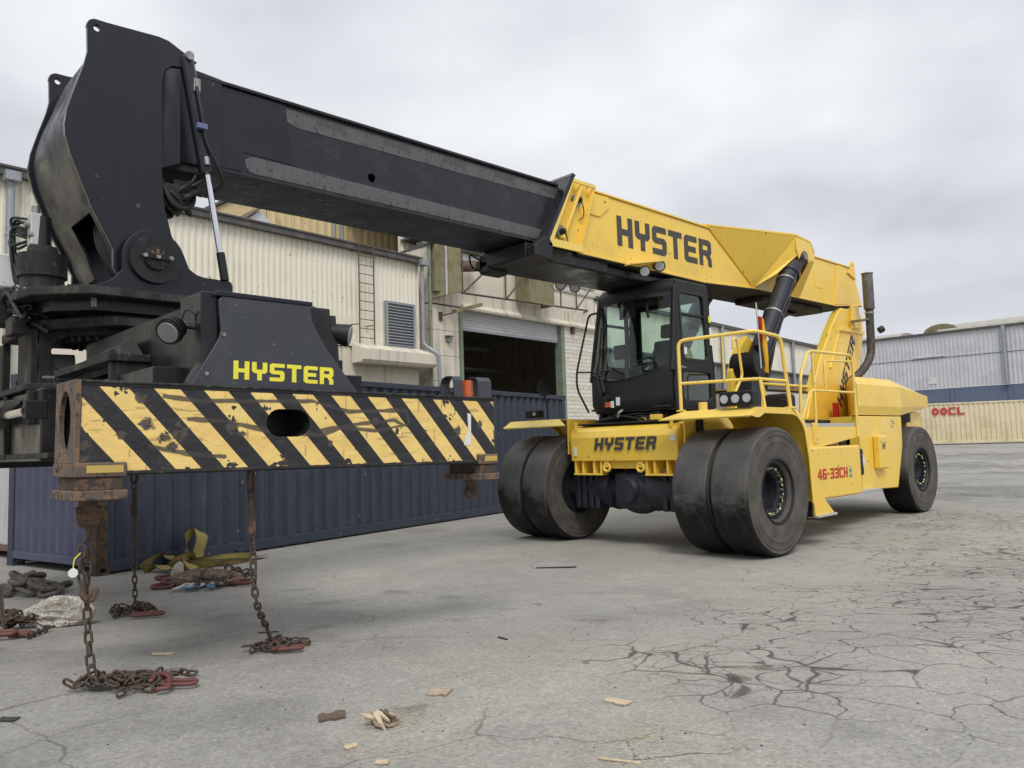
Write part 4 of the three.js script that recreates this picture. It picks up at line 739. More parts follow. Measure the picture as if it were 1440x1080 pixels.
// lift cylinders
for (const s of [1, -1]) {
  const g = grp('lift_cylinder', RS), a = V(2.02, 2.62, s * .82), b = V(3.72, 4.70, s * .82), L = (t) => a.clone().lerp(b, t);
  obj('barrel', [cy(L(-.02), L(.88), .155, .155, 28), cy(L(.84), L(.93), .175, .175, 28), cy(L(.93), L(.99), .15, .14, 28)], M.navy, g);
  obj('rod_eye', cy(b.clone().add(V(0, 0, -.14 * 1)), b.clone().add(V(0, 0, .14)), .16, .16, 24), M.navy, g);
  each('clamp_band', [cy(L(.46), L(.475), .163, .163, 28), cy(L(.76), L(.775), .168, .168, 28)], M.steel, g);
  obj('oil_pipe', [cy(L(.02).add(V(.02, .05, s * .165)), L(.80).add(V(.02, .05, s * .165)), .016, .016, 8), cy(L(.02).add(V(.10, -.02, s * .15)), L(.62).add(V(.10, -.02, s * .15)), .014, .014, 8)], M.navy, g);
  obj('trunnion', [cy(V(1.92, 2.68, s * .60), V(1.92, 2.68, s * 1.0), .22, .22, 36), cy(V(1.92, 2.68, s * .99), V(1.92, 2.68, s * 1.03), .205, .195, 36)], M.plastic, g);
  obj('valve_block', bx(-.11, .11, -.17, .17, -.08, .08, .02).rotateZ(-.63).translate(2.06, 3.06, s * 1.0), M.navy, g);
  obj('valve_label', bx(-.03, .03, -.035, .035, 0, .004, .001).rotateZ(-.63).translate(2.08, 3.09, s > 0 ? 1.081 : -1.085), M.label, g);
  obj('foot_bracket', ext([[1.6, 1.78], [3.0, 1.78], [2.62, 2.5], [2.42, 3.1], [2.2, 3.2], [1.9, 2.95], [1.68, 2.6]], Math.min(s * .56, s * .66), Math.max(s * .56, s * .66), .006), M.yellow, g);
  obj('foot_post', ext([[1.62, 1.8], [1.98, 1.8], [2.06, 2.55], [1.80, 2.55]], Math.min(s * .68, s * .96), Math.max(s * .68, s * .96), .01), M.navy, g);
}
for (let k = 0; k < 9; k++) { const o = k * .03; obj('boom_hose', hose([V(3.2 + o, 2.15, .32 - o), V(3.65 + o * 1.6, 2.75, .26 - o), V(3.95 + o * 1.7, 3.25, .22 - o), V(4.15 + o * 1.6 + .12 * (k % 2), 3.65, .2 - o), V(4.4 + o * 1.5, 3.92 - .02 * k, .12 - o), V(4.95 + o * 2, 3.92 + .01 * k, .05 - o), V(5.7 + o, 4.06, -.1)], .022 + .006 * (k % 3), 34), M.hose, RS); }
obj('hose_cover', [bx(-.07, .07, -.55, .55, -.08, .08, .04).rotateZ(-.42).translate(3.75, 2.9, .16), bx(3.5, 5.9, 3.99, 4.1, -.3, .3, .05)], M.dirtyBlack, RS);
// ---------------- rear tower
const tw = obj('boom_tower', [ext([[4.40, 1.72], [6.05, 1.80], [6.3, 1.91], [6.87, 2.72], [7.23, 3.64], [7.25, 3.96], [7.05, 4.13], [6.25, 4.10], [6.04, 3.98], [5.67, 3.63], [5.08, 2.92], [4.64, 2.23]], .36, .52, .02)], M.yellow, RS);
obj('lettering', lettering('HYSTER', V(5.93, 2.06, .5205), V(.53, .85, 0).normalize(), V(-.85, .53, 0).normalize(), 1.60, .23, .005, .3), M.textDark, tw);
obj('stiffener', [ext([[6.05, 3.62], [7.2, 3.62], [7.22, 3.70], [6.08, 3.70]], .52, .56, .004), ext([[6.55, 3.7], [6.95, 3.7], [6.9, 4.2], [6.6, 4.2]], .52, .60, .02), ext([[5.5, 2.85], [5.56, 2.83], [5.98, 3.45], [5.95, 3.55]], .52, .55, .01)], M.yellow, tw);
obj('pivot_pin', cy(V(6.75, 4.3, -.41), V(6.75, 4.3, .41), .13, .13, 20), M.dirtyBlack, tw);
obj('red_bracket', [bx(5.3, 5.42, 1.8, 2.15, .62, .70), bx(5.42, 6.2, 1.8, 1.87, .62, .70), bx(6.02, 6.2, 1.87, 2.25, .62, .70)], M.redPlain, RS);
// exhaust
const exh = grp('exhaust_stack', RS);
obj('muffler', [cy(V(6.66, 4.06, .90), V(6.66, 4.78, .90), .105, .105, 24), cy(V(6.66, 4.78, .90), V(6.66, 4.80, .90), .115, .115, 24)], std({ map: paintTex([.13, .125, .12], [.24, .23, .22], [.09, .07, .06], .24, .8, .9, 311), metalness: .55, roughness: .42 }), exh);
obj('pipe', [...rail([V(6.66, 4.08, .90), V(6.62, 3.12, .90), V(6.28, 2.80, .86), V(5.9, 2.55, .7)], .078, .25, 14)], std({ map: paintTex([.055, .05, .047], [.10, .085, .077], [.05, .04, .035], .26, .8, .6, 313), metalness: .3, roughness: .6 }), exh);
obj('clamp', [cy(V(6.655, 3.96, .9), V(6.655, 4.0, .9), .088, .088, 18), bx(6.5, 6.62, 3.82, 3.86, .56, .92)], M.steel, exh);
obj('rear_lamp', cy(V(7.1, 3.66, .9), V(7.16, 3.7, .95), .07, .07, 14), M.plastic, RS);
// ---------------- engine hood and side equipment
const hd = obj('engine_hood', [bx(2.7, 5.9, 1.8, 2.34, -.9, .42, .02)], M.white, RS);
obj('hood_trim', [bx(2.68, 5.92, 2.34, 2.37, -.92, .44), ], M.plastic, hd); obj('hood_rail', rail([V(2.7, 2.46, .40), V(5.8, 2.46, .40)], .03), M.yellow, hd);
// counterweight: chamfered top block over the rear axle
{
  const g = grp('counterweight', RS);
  const up = (y, x0, x1, z1, xr, zr, yr = y) => [V(6.35, y, -.45), V(x0 + .15, y, -z1 + .06), V(x0 + .15, y, -z1), V(x1, y, -z1), V(xr, yr, -zr), V(xr, yr, zr), V(x1, y, z1), V(x0, y, z1), V(x0 + .02, y, z1 - .06), V(6.35, y, .45)].reverse();
  const rows = [up(1.865, 4.06, 6.02, 1.58, 8.1, 1.28, 2.03), up(2.02, 4.06, 6.06, 1.62, 8.35, 1.32, 2.09), up(2.40, 4.09, 6.0, 1.61, 8.35, 1.31, 2.30), up(2.53, 4.13, 5.74, 1.54, 8.25, 1.2, 2.36)];
  const P = [], T = (a, b, c) => P.push(a.x, a.y, a.z, b.x, b.y, b.z, c.x, c.y, c.z);
  for (let r = 0; r < 3; r++) for (let k = 0; k < 10; k++) { const l = (k + 1) % 10, a = rows[r][k], b = rows[r][l], c = rows[r + 1][l], d = rows[r + 1][k]; T(a, b, c); T(a, c, d); }
  for (const [q, s] of [[rows[3], 1], [rows[0], -1]]) for (const f of THREE.ShapeUtils.triangulateShape(q.map(p => new THREE.Vector2(p.x, p.z)), [])) s > 0 ? T(q[f[0]], q[f[2]], q[f[1]]) : T(q[f[0]], q[f[1]], q[f[2]]);
  const bg = new THREE.BufferGeometry(); bg.setAttribute('position', new THREE.Float32BufferAttribute(P, 3)); bg.computeVertexNormals();
  obj('top_block', bg, M.yellow, g);
  each('lower_block', [...[1, -1].map(s => ext([[4.12, .58], [5.66, .54], [5.70, .62], [6.0, 1.3], [6.02, 1.845], [4.12, 1.845]], Math.min(s * .62, s * 1.6), Math.max(s * .62, s * 1.6), .015)), bx(7.4, 8.2, .9, 1.97, -1.2, 1.2, .03)], M.yellow, g);
  obj('arch', [...[1, -1].map(s => ext([[5.98, 1.83], [6.0, 1.3], [6.2, 1.6], [6.6, 1.75], [7.4, 1.75], [7.4, 1.97], [6.1, 1.97]], Math.min(s * .9, s * 1.28), Math.max(s * .9, s * 1.28), .01))], M.dirtyBlack, g);
  obj('lifting_eye', [new THREE.TorusGeometry(.07, .03, 8, 16).translate(6.6, 2.56, .9)], M.yellow, g);
  for (const [x, y] of [[5.55, 1.76], [5.62, 1.72], [5.52, 1.66]]) obj('bolt', cy(V(x, y, 1.597), V(x, y, 1.612), .02, .018, 6), M.steel, g);
  const bxh = obj('access_cover', bx(4.62, 5.02, .92, 1.5, 1.6, 1.72, .03), M.yellow, g); obj('cover_mark', lettering('H', V(4.72, 1.26, 1.7205), V(1, 0, 0), V(0, 1, 0), .12, .12, .003, .3), M.textDark, bxh);
}
// fuel tank with model number
const tk = obj('fuel_tank', [bx(1.36, 3.13, .60, 1.365, 1.15, 2.0, .035)], M.yellow, RS);
obj('lettering', lettering('46-33CH', V(1.60, .885, 2.0005), V(1, 0, 0), V(0, 1, 0), 1.0, .155, .005), M.textRed, tk);
obj('label', bx(2.66, 2.76, .88, 1.05, 1.998, 2.005, .001), std({ map: dataTex(32, 48, (i, j, c) => { const k = hash2(i >> 2, j >> 1, 4) > .55; c[0] = k ? .1 : .5; c[1] = k ? .25 : .5; c[2] = k ? .2 : .35; }), roughness: .6 }), tk);
obj('tank_edge', bx(1.36, 3.13, .585, .60, 1.2, 2.01), M.alu, tk);
obj('tank_shelf', ext([[1.55, 1.37], [3.0, 1.37], [3.0, 1.48], [2.4, 1.6], [1.55, 1.56]], 1.2, 1.72, .01), M.yellow, tk);
// steps and side platform
const stp = grp('boarding_steps', RS);
each('side_plate', [ext([[1.03, .42], [1.60, .44], [1.36, .62], [1.0, 1.16], [.93, 1.0]], 2.185, 2.21, .003), ext([[1.03, .42], [1.60, .44], [1.40, .66], [1.0, 1.22], [.93, 1.0]], 1.8, 1.825, .003)], M.yellow, stp);
obj('tread', bx(1.04, 1.64, .40, .435, 1.80, 2.24), M.alu, stp); obj('tread', bx(.98, 1.26, .86, .89, 1.83, 2.19), M.alu, stp);
obj('lower_step', [bx(3.15, 4.55, .56, .60, 1.2, 1.72)], M.alu, RS);
const pf = grp('side_platform', RS);
obj('deck_plate', bx(1.15, 3.36, 1.66, 1.71, 1.1, 1.92), M.alu, pf);
obj('skirt', [ext([[1.32, 1.66], [3.36, 1.66], [3.36, 1.50], [1.9, 1.36], [1.32, 1.30]], 1.90, 1.925, .003)], M.yellow, pf);
for (const x of [1.2, 1.7, 3.28]) obj('post_foot', ext([[x, 1.42], [x + .12, 1.42], [x + .12, 1.72], [x - .05, 1.72]], 1.925, 1.94, .002), M.yellow, pf);
const hr2 = grp('platform_handrail', RS);
obj('top_rail', rail([V(1.28, 1.42, 1.94), V(1.36, 2.38, 1.94), V(1.64, 2.78, 1.94), V(3.17, 2.80, 1.94), V(3.22, 1.5, 1.94)], .023, .12), M.yellowClean, hr2);
obj('mid_rail', rail([V(1.33, 1.75, 1.94), V(1.62, 2.16, 1.94), V(1.75, 2.2, 1.94), V(3.19, 2.2, 1.94)], .019, .05), M.yellowClean, hr2);
obj('post', rail([V(1.78, 1.5, 1.94), V(1.78, 2.78, 1.94)], .021), M.yellowClean, hr2);
obj('inner_loop', rail([V(2.15, 2.2, 1.94), V(2.15, 2.66, 1.94), V(3.18, 2.7, 1.94)], .016, .1), M.yellowClean, hr2);
const hr1 = grp('fender_handrail', RS);
obj('top_rail', rail([V(-.40, 1.91, 1.08), V(-.40, 2.88, 1.08), V(.02, 2.94, 2.0), V(.48, 2.88, 2.12), V(.66, 1.91, 2.12)], .026, .10), M.yellowClean, hr1);
obj('mid_rail', rail([V(-.40, 2.29, 1.08), V(.05, 2.30, 2.0), V(.58, 2.28, 2.12)], .022, .08), M.yellowClean, hr1);
obj('post', rail([V(.04, 1.91, 2.08), V(.02, 2.3, 2.04)], .022), M.yellowClean, hr1);
obj('thin_post', rail([V(-.16, 2.3, 1.62), V(-.16, 2.91, 1.62)], .014), M.yellowClean, hr1);
obj('grab_hook', rail([V(.30, 1.91, 1.5), V(.30, 2.16, 1.5), V(.52, 2.40, 1.5), V(.46, 2.76, 1.5), V(.42, 2.92, 1.5), V(.33, 2.92, 1.5), V(.31, 2.78, 1.5)], .021, .06), M.yellowClean, hr1);
obj('post_foot', [bx(-.45, -.35, 1.905, 1.93, 1.03, 1.13), bx(.6, .72, 1.905, 1.93, 2.06, 2.18), cy(V(-.3, 1.91, 1.36), V(-.3, 2.02, 1.36), .06, .06, 12)], M.yellowClean, hr1);
// filters and black equipment beside the platform
const fl = grp('filter_unit', RS);
obj('bracket', [bx(3.3, 3.75, 1.62, 1.70, 1.5, 1.72), bx(3.32, 3.46, 1.3, 1.62, 1.5, 1.7)], M.plastic, fl); obj('body', [bx(3.1, 3.5, 1.34, 1.56, 1.42, 1.7, .03), bx(3.25, 3.62, .86, 1.3, 1.55, 1.85, .04)], M.plastic, fl); obj('cap', cy(V(3.44, 1.08, 1.85), V(3.44, 1.08, 1.88), .13, .12, 18), M.trim, fl);
obj('sticker', ext([[3.50, .98], [3.55, 1.05], [3.55, 1.12], [3.5, 1.2], [3.48, 1.1]], 1.85, 1.885, .001), M.label, fl); for (let k = 0; k < 5; k++) obj('hose', hose([V(3.2 + k * .08, 1.3, 1.6), V(3.1 + k * .08, 1.22, 1.8), V(3.15 + k * .06, 1.05, 1.75), V(3.25 + k * .04, .95, 1.6)], .018), M.hose, fl);
const sb2 = grp('air_intake_box', RS); obj('body', bx(.95, 1.2, 1.72, 2.14, 1.55, 1.95, .06), M.plastic, sb2); obj('knob', new THREE.SphereGeometry(.04, 12, 8).translate(1.62, 1.85, 1.8), M.plastic, sb2); obj('wire', hose([V(.9, 1.92, 1.9), V(.84, 2.05, 1.9), V(.92, 2.02, 1.94)], .01, 10, 5), M.hose, sb2);
// small flag on a pole
{ const f = grp('flag', RS); obj('pole', cy(V(.24, 2.45, 1.95), V(.19, 3.34, 1.95), .011, .011, 8), M.alu, f);
  const rowsF = []; for (let r = 0; r <= 8; r++) { const a = []; for (let k = 0; k <= 6; k++) { const u = k / 6, v = r / 8, q = V(.24, 2.48, 1.95).lerp(V(.20, 3.2, 1.95), v); a.push(q.add(V(.06 * Math.sin(u * 5 + v * 2) * u + u * (.10 - .04 * v), -u * .10, u * (.06) + .03 * Math.sin(u * 7 + v * 3)))); } rowsF.push(a); }
  const g = loft(rowsF), pos = g.attributes.position, uv = []; for (let r = 0; r <= 8; r++) for (let k = 0; k <= 6; k++) uv.push(k / 6, r / 8); g.setAttribute('uv', new THREE.Float32BufferAttribute(uv, 2));
  obj('cloth', g, std({ map: dataTex(48, 16, (i, j, c) => { const u = i / 48; const k = u < .33 ? [.02, .02, .02] : u < .66 ? [.55, .02, .02] : [.75, .42, .02]; c[0] = k[0]; c[1] = k[1]; c[2] = k[2]; }), roughness: .8, side: THREE.DoubleSide, transmission: .0 }), f, true); }
// ---------------- boom head
const hdg = grp('boom_head', RS);
{
  const out = [[-7.67, 4.93], [-7.665, 4.74], [-7.69, 4.62], [-7.75, 4.42], [-7.805, 4.22], [-7.82, 4.10], [-7.815, 4.02], [-7.78, 3.89], [-7.70, 3.68], [-7.62, 3.48], [-7.51, 3.27], [-7.46, 3.17], [-7.46, 3.02], [-7.38, 2.88], [-7.18, 2.80], [-6.98, 2.88], [-6.90, 3.06], [-6.95, 3.22], [-7.01, 3.35], [-7.06, 3.55], [-7.085, 3.78], [-7.09, 3.9], [-7.09, 4.66], [-7.07, 4.76], [-7.01, 4.82], [-6.90, 4.84], [-6.80, 4.92], [-7.04, 5.035], [-7.12, 5.045], [-7.53, 5.02], ...circlePts(-7.60, 4.945, .075, 8, Math.PI * .45, Math.PI)];
  for (const s of [1, -1]) obj('side_plate', ext(out, Math.min(s * .57, s * .62), Math.max(s * .57, s * .62), .006, [circlePts(-7.60, 4.945, .026, 14)]), M.blackGloss, hdg);
  // curved front plate between the two side plates
  const cv = [[-7.60, 4.80], [-7.655, 4.60], [-7.72, 4.42], [-7.775, 4.22], [-7.785, 4.08], [-7.75, 3.90], [-7.67, 3.68], [-7.59, 3.48]];
  const sp = new THREE.SplineCurve(cv.map(p => new THREE.Vector2(...p))).getPoints(28), inn = sp.map(p => new THREE.Vector2(p.x + .02, p.y)).reverse();
  obj('front_plate', [ext([...sp, ...inn].map(p => [p.x, p.y]), -.57, .57, 0),
    ...[[.44, .57], [-.57, -.10]].map(([z0, z1]) => ext([[-7.59, 3.482], [-7.48, 3.27], [-7.40, 3.05], [-7.38, 3.05], [-7.46, 3.28], [-7.57, 3.482]], z0, z1, 0))], M.blackSatin, hdg);
  obj('top_plate', ext([[-7.60, 4.80], [-7.2, 4.98], [-7.0, 4.98], [-7.0, 4.95], [-7.2, 4.95], [-7.58, 4.78]], -.57, .57, 0), M.blackGloss, hdg);
  // tapering transition to the boom
  for (const s of [1, -1]) obj('taper_plate', [prism([V(-7.10, 3.92, s * .60), V(-7.10, 4.90, s * .60), V(-6.84, 4.94, s * .40), V(-6.84, 4.08, s * .40)], V(.012, 0, -s * .01)), ext([[-6.86, 4.08], [-6.5, 4.09], [-6.5, 4.93], [-6.9, 4.96], [-7.0, 4.98], [-6.95, 4.85]], Math.min(s * .40, s * .425), Math.max(s * .40, s * .425), .003)], M.blackGloss, hdg);
  obj('throat_plate', [bx(-7.5, -6.6, 4.0, 4.07, -.40, .40), bx(-7.16, -7.12, 3.5, 4.0, -.56, .56)], M.dirtyBlack, hdg);
  const tc = grp('damper_cylinder', RS);
  obj('barrel', cy(V(-6.89, 4.93, .60), V(-6.73, 3.93, .66), .062, .066, 16), M.blackGloss, tc); obj('rod', cy(V(-6.73, 3.93, .66), V(-6.63, 3.22, .70), .026, .026, 14), M.chrome, tc); obj('rod_end', cy(V(-6.63, 3.24, .70), V(-6.60, 3.0, .72), .036, .036, 12), M.plastic, tc);
  obj('pin', cy(V(-6.89, 4.93, .58), V(-6.89, 4.93, .69), .038, .038, 14), M.steel, tc); each('fitting', [bx(-6.86, -6.80, 4.62, 4.74, .66, .70), cy(V(-6.76, 4.05, .72), V(-6.755, 3.98, .73), .025, .025, 8)], M.steel, tc);
  obj('hose', hose([V(-6.84, 4.66, .70), V(-6.80, 4.4, .73), V(-6.77, 4.2, .73), V(-6.66, 3.98, .72), V(-6.60, 3.86, .66), V(-6.70, 3.78, .55)], .016), M.hose, tc); obj('hose_wrap', bx(-6.85, -6.76, 4.28, 4.33, .71, .76), std({ color: new THREE.Color(.12, .15, .28), roughness: .6 }), tc);
  // hoses below the throat
  for (let k = 0; k < 12; k++) obj('throat_hose', hose([V(-7.1, rr(3.6, 3.9), rr(.2, .55)), V(rr(-7.0, -6.9), rr(3.5, 3.85), rr(.3, .6)), V(rr(-6.9, -6.8), rr(3.6, 3.95), rr(.2, .6)), V(rr(-6.8, -6.6), rr(3.85, 4.05), rr(.1, .5))], rr(.012, .026), 18), M.hose, RS);
  obj('throat_valve', [bx(-7.06, -6.9, 3.62, 3.82, .35, .55), bx(-6.95, -6.8, 3.72, 3.88, .2, .5), cy(V(-7.0, 3.58, .5), V(-6.85, 3.72, .5), .05, .05, 10)], M.dirtyBlack, RS);
  for (let k = 0; k < 5; k++) obj('inner_hose', hose([V(-7.4 + k * .03, 3.7, .1 + k * .06), V(-7.45, 3.35, .15 + k * .07), V(-7.38, 3.1, .25 + k * .05), V(-7.3, 2.95, .3 + k * .05)], .028, 14), M.hose, RS);
}
// ================================================================ SPREADER
const SP = thing('container_spreader', 'black container spreader with a yellow striped end beam, carried by the boom head', 'spreader');
{
  // rotator yoke
  const yk = grp('yoke', SP);
  const c = [-7.18, 3.10], yo = [[-7.74, 2.80], [-7.60, 2.845], [-7.50, 2.90], [-7.42, 2.99], ...circlePts(c[0], c[1], .245, 14, Math.PI * .93, Math.PI * .12), [-6.90, 3.06], [-6.84, 3.02], [-6.78, 3.005], [-6.62, 3.00], ...circlePts(-6.58, 2.95, .055, 6, Math.PI * .5, -.2), [-6.53, 2.80]];
  for (const s of [1, -1]) {
    const p = obj('cheek_plate', ext(yo, Math.min(s * .66, s * .72), Math.max(s * .66, s * .72), .008), M.blackGloss, yk);
    obj('pivot_disc', [cy(V(c[0], c[1], s * .72), V(c[0], c[1], s * .765), .205, .20, 36)], M.black, p); obj('pivot_cap', cy(V(c[0], c[1], s * .765), V(c[0], c[1], s * .79), .10, .098, 24), M.dirtyBlack, p);
    obj('pin_face', ext(circlePts(c[0], c[1] + .01, .062, 14, .35, Math.PI - .35), Math.min(s * .79, s * .793), Math.max(s * .79, s * .793), 0), M.rustPale, p); obj('keeper_plate', bx(c[0] - .115, c[0] + .115, c[1] - .012, c[1] + .022, Math.min(s * .793, s * .805), Math.max(s * .793, s * .805)), M.black, p);
    for (const q of [-.1, 0, .1]) obj('bolt', cy(V(c[0] + q, c[1] + .005, s * .80), V(c[0] + q, c[1] + .005, s * .822), .02, .018, 6), M.steel, p);
    for (let k = 0; k < 10; k++) { const a = k / 10 * 6.283; obj('bolt', cy(V(c[0] + .075 * Math.cos(a), c[1] - .012 + .075 * Math.sin(a), s * .788), V(c[0] + .075 * Math.cos(a), c[1] - .012 + .075 * Math.sin(a), s * .80), .011, .011, 6), M.black, p); }
  }
  obj('base_plate', extY([[-6.45, .76], [-7.66, .78], [-7.80, .66], [-8.0, .46], [-8.06, .15], [-8.0, -.25], [-7.7, -.75], [-6.45, -.75]], 2.755, 2.825, .008), M.dirtyBlack, yk);
  obj('skirt', [extY([[-6.5, .62], [-7.6, .62], [-7.85, .38], [-7.9, .1], [-7.8, -.3], [-7.6, -.6], [-6.5, -.6]], 2.66, 2.755, .004), bx(-6.62, -6.5, 2.5, 2.75, -.6, .62)], M.black, yk);
  obj('clamp_bolts', [bx(-7.62, -7.58, 2.68, 2.76, .62, .64), ...[2.695, 2.74].map(y => cy(V(-7.6, y, .64), V(-7.6, y, .655), .012, .012, 6))], M.steel, yk);
  // slew motor
  const mt = grp('slew_motor', SP);
  obj('gearbox', [cy(V(-7.86, 2.825, .20), V(-7.86, 2.95, .20), .155, .155, 28), cy(V(-7.86, 2.95, .20), V(-7.86, 3.13, .20), .175, .175, 28), cy(V(-7.86, 3.13, .20), V(-7.86, 3.20, .20), .12, .10, 24)], M.dirtyBlack, mt);
  obj('motor_body', [cy(V(-7.87, 3.2, .20), V(-7.87, 3.44, .20), .072, .066, 20)], M.black, mt);
  for (let k = 0; k < 10; k++) { const a = k / 10 * 6.283; obj('bolt', cy(V(-7.86 + .17 * Math.cos(a), 2.825, .20 + .17 * Math.sin(a)), V(-7.86 + .17 * Math.cos(a), 2.845, .20 + .17 * Math.sin(a)), .013, .013, 6), M.steel, mt); }
  const vb = grp('valve_block', SP); obj('block', bx(-7.96, -7.88, 3.20, 3.46, .12, .26, .01), M.alu, vb); obj('plug', [cy(V(-7.99, 3.37, .2), V(-7.95, 3.37, .2), .035, .035, 8), cy(V(-7.97, 3.28, .24), V(-7.94, 3.28, .24), .028, .028, 8), cy(V(-7.92, 3.46, .22), V(-7.92, 3.52, .22), .03, .03, 8)], M.steel, vb);
  for (let k = 0; k < 9; k++) obj('hose', hose([V(-7.96, 3.22 + k * .026, .14), V(-8.0 - rr(0, .05), 3.22 + k * .03 + rr(-.04, .05), rr(-.02, .08)), V(-8.04 + rr(-.03, .03), 3.2 + rr(-.08, .22), rr(-.16, .0)), V(-8.0, rr(2.95, 3.12), rr(-.1, .05)), V(-7.95, 2.90, k * .02)], .011 + .003 * (k % 2), 20), M.hose, vb);
  obj('grey_tank', bx(-8.12, -7.98, 2.90, 3.18, -.40, -.08, .02), M.white, SP);
  for (let k = 0; k < 10; k++) obj('base_hose', hose([V(rr(-8.1, -7.95), rr(2.7, 2.9), rr(-.3, .1)), V(rr(-8.1, -7.9), rr(2.65, 2.9), rr(-.2, .2)), V(rr(-8.05, -7.85), rr(2.6, 2.8), rr(-.1, .3)), V(rr(-7.95, -7.8), rr(2.5, 2.7), rr(0, .3))], rr(.01, .02), 14), M.hose, SP);
  for (let k = 0; k < 4; k++) obj('base_hose', hose([V(-7.72, 2.86 + k * .006, .38), V(-7.62, 2.84 + .01 * k, .50), V(-7.5, 2.88, .52), V(-7.35, 2.92 + k * .01, .48)], .012, 14, 5), M.hose, SP);
  obj('base_junction', [bx(-8.12, -7.98, 2.62, 2.86, -.45, -.2), bx(-8.05, -7.95, 2.5, 2.64, -.1, .15)], M.dirtyBlack, SP);
  // slewing ring
  const rg = grp('slew_ring', SP); obj('ring', [cy(V(-7.2, 2.60, 0), V(-7.2, 2.66, 0), .52, .52, 48), cy(V(-7.2, 2.50, 0), V(-7.2, 2.60, 0), .50, .50, 48)], M.dirtyBlack, rg);
  for (let k = 0; k < 36; k++) { const a = k / 36 * 6.283; obj('ring_bolt', cy(V(-7.2 + .45 * Math.cos(a), 2.46, .45 * Math.sin(a)), V(-7.2 + .45 * Math.cos(a), 2.50, .45 * Math.sin(a)), .02, .02, 6), M.dirtyBlack, rg); }
  // side-shift carriage: top plate, columns, foot plate
  const cr = grp('carriage', SP);
  obj('top_plate', extY([[-6.4, .66], [-7.45, .66], [-7.9, .12], [-7.93, -.9], [-7.5, -1.0], [-6.4, -.9]], 2.545, 2.625, .008, [circlePts(-7.15, -.05, .52, 28)]), M.dirtyBlack, cr);
  const arch = [[-.22, 2.12], [.10, 2.12], [.10, 2.545], [-.22, 2.545]];
  each('column', [extX([[-.30, 2.10], [.16, 2.10], [.16, 2.545], [-.30, 2.545]], -7.92, -7.86, .006), ext([[-7.88, 2.1], [-7.70, 2.1], [-7.70, 2.2], [-7.76, 2.28], [-7.78, 2.38], [-7.74, 2.46], [-7.62, 2.52], [-7.55, 2.545], [-7.88, 2.545]], .10, .16, .006), extX([[-1.3, 2.10], [-.9, 2.10], [-.9, 2.545], [-1.3, 2.545]], -7.92, -7.86, .006)], M.dirtyBlack, cr);
  each('column', [bx(-6.6, -6.5, 2.1, 2.545, -.7, .6), bx(-7.75, -7.6, 2.1, 2.545, -.85, -.75)], M.dirtyBlack, cr);
  obj('foot_plate', extY([[-6.4, .62], [-7.55, .62], [-7.86, .32], [-7.97, .22], [-7.97, -1.6], [-6.4, -1.6]], 2.055, 2.105, .006), M.dirtyBlack, cr);
  obj('terminal_strip', [...[0, 1, 2, 3].flatMap(k => [cy(V(-7.86 + k * .018, 2.15, .30), V(-7.86 + k * .018, 2.15, .335), .012, .012, 6), cy(V(-7.86 + k * .018, 2.03, .33), V(-7.86 + k * .018, 2.03, .365), .012, .012, 6)])], M.steel, cr);
  obj('far_drum', cy(V(-7.7, 2.3, -.75), V(-7.4, 2.3, -.7), .16, .16, 18), M.alu, SP);
  // main cross beam and its dark trunk
  const mb = obj('main_beam', [bx(-7.93, -6.3, 1.50, 2.055, -2.85, .55, .02), bx(-7.80, -6.4, 1.60, 2.03, .55, 2.54, .01)], M.black, SP);
  obj('guide_plate', [bx(-7.98, -7.93, 1.78, 2.04, .32, .40), bx(-7.96, -7.80, 1.52, 1.56, -2.8, .9), bx(-7.97, -7.93, 1.52, 2.05, -.55, -.48), bx(-7.97, -7.93, 1.52, 2.05, -1.5, -1.43)], M.dirtyBlack, mb);
  const sc = grp('shift_cylinder', SP); obj('barrel', [cy(V(-8.06, 1.86, -2.2), V(-8.06, 1.86, -.02), .062, .062, 20), cy(V(-8.06, 1.86, -.08), V(-8.06, 1.86, .0), .07, .07, 20)], M.dirtyBlack, sc); obj('rod', cy(V(-8.06, 1.86, 0), V(-8.06, 1.86, .82), .032, .032, 18), M.chrome, sc); obj('rod_end', [bx(-8.10, -7.96, 1.80, 1.93, .82, .90), cy(V(-8.06, 1.86, .8), V(-8.06, 1.86, .86), .05, .05, 14)], M.plastic, sc);
  for (let k = 0; k < 6; k++) obj('beam_hose', hose([V(-7.97, 1.9 + .02 * k, -1.4), V(-8.0, 1.98 - .02 * k, -.9), V(-7.98, 1.92 + .015 * k, -.3), V(-7.97, 1.96, .1)], .012, 14), M.hose, SP);
  // sloping telescope housing that reaches the end beam
  const te = grp('telescope_beam', SP);
  obj('housing', [prism([V(-7.6, 1.9, .45), V(-7.6, 1.9, 2.76), V(-7.6, 2.40, 2.70), V(-7.6, 2.40, .45)], V(.9, 0, 0))], M.black, te);
  obj('end_block', [bx(-7.62, -7.52, 1.9, 2.45, 2.46, 2.78, .01), bx(-7.5, -6.75, 1.9, 2.44, 2.55, 2.72, .01)], M.black, te);
  obj('cover_slope', [prism([V(-7.62, 2.16, .70), V(-7.62, 2.16, 1.85), V(-7.66, 2.30, 1.75), V(-7.64, 2.28, .80)], V(-.12, -.08, 0)), bx(-7.86, -7.60, 2.12, 2.17, .62, 1.92, .006), bx(-7.84, -7.60, 1.95, 2.12, 1.84, 1.90)], M.dirtyBlack, te);
  obj('side_pocket', [bx(-7.63, -7.60, 1.92, 2.10, .8, 1.5)], M.dirtyBlack, te);
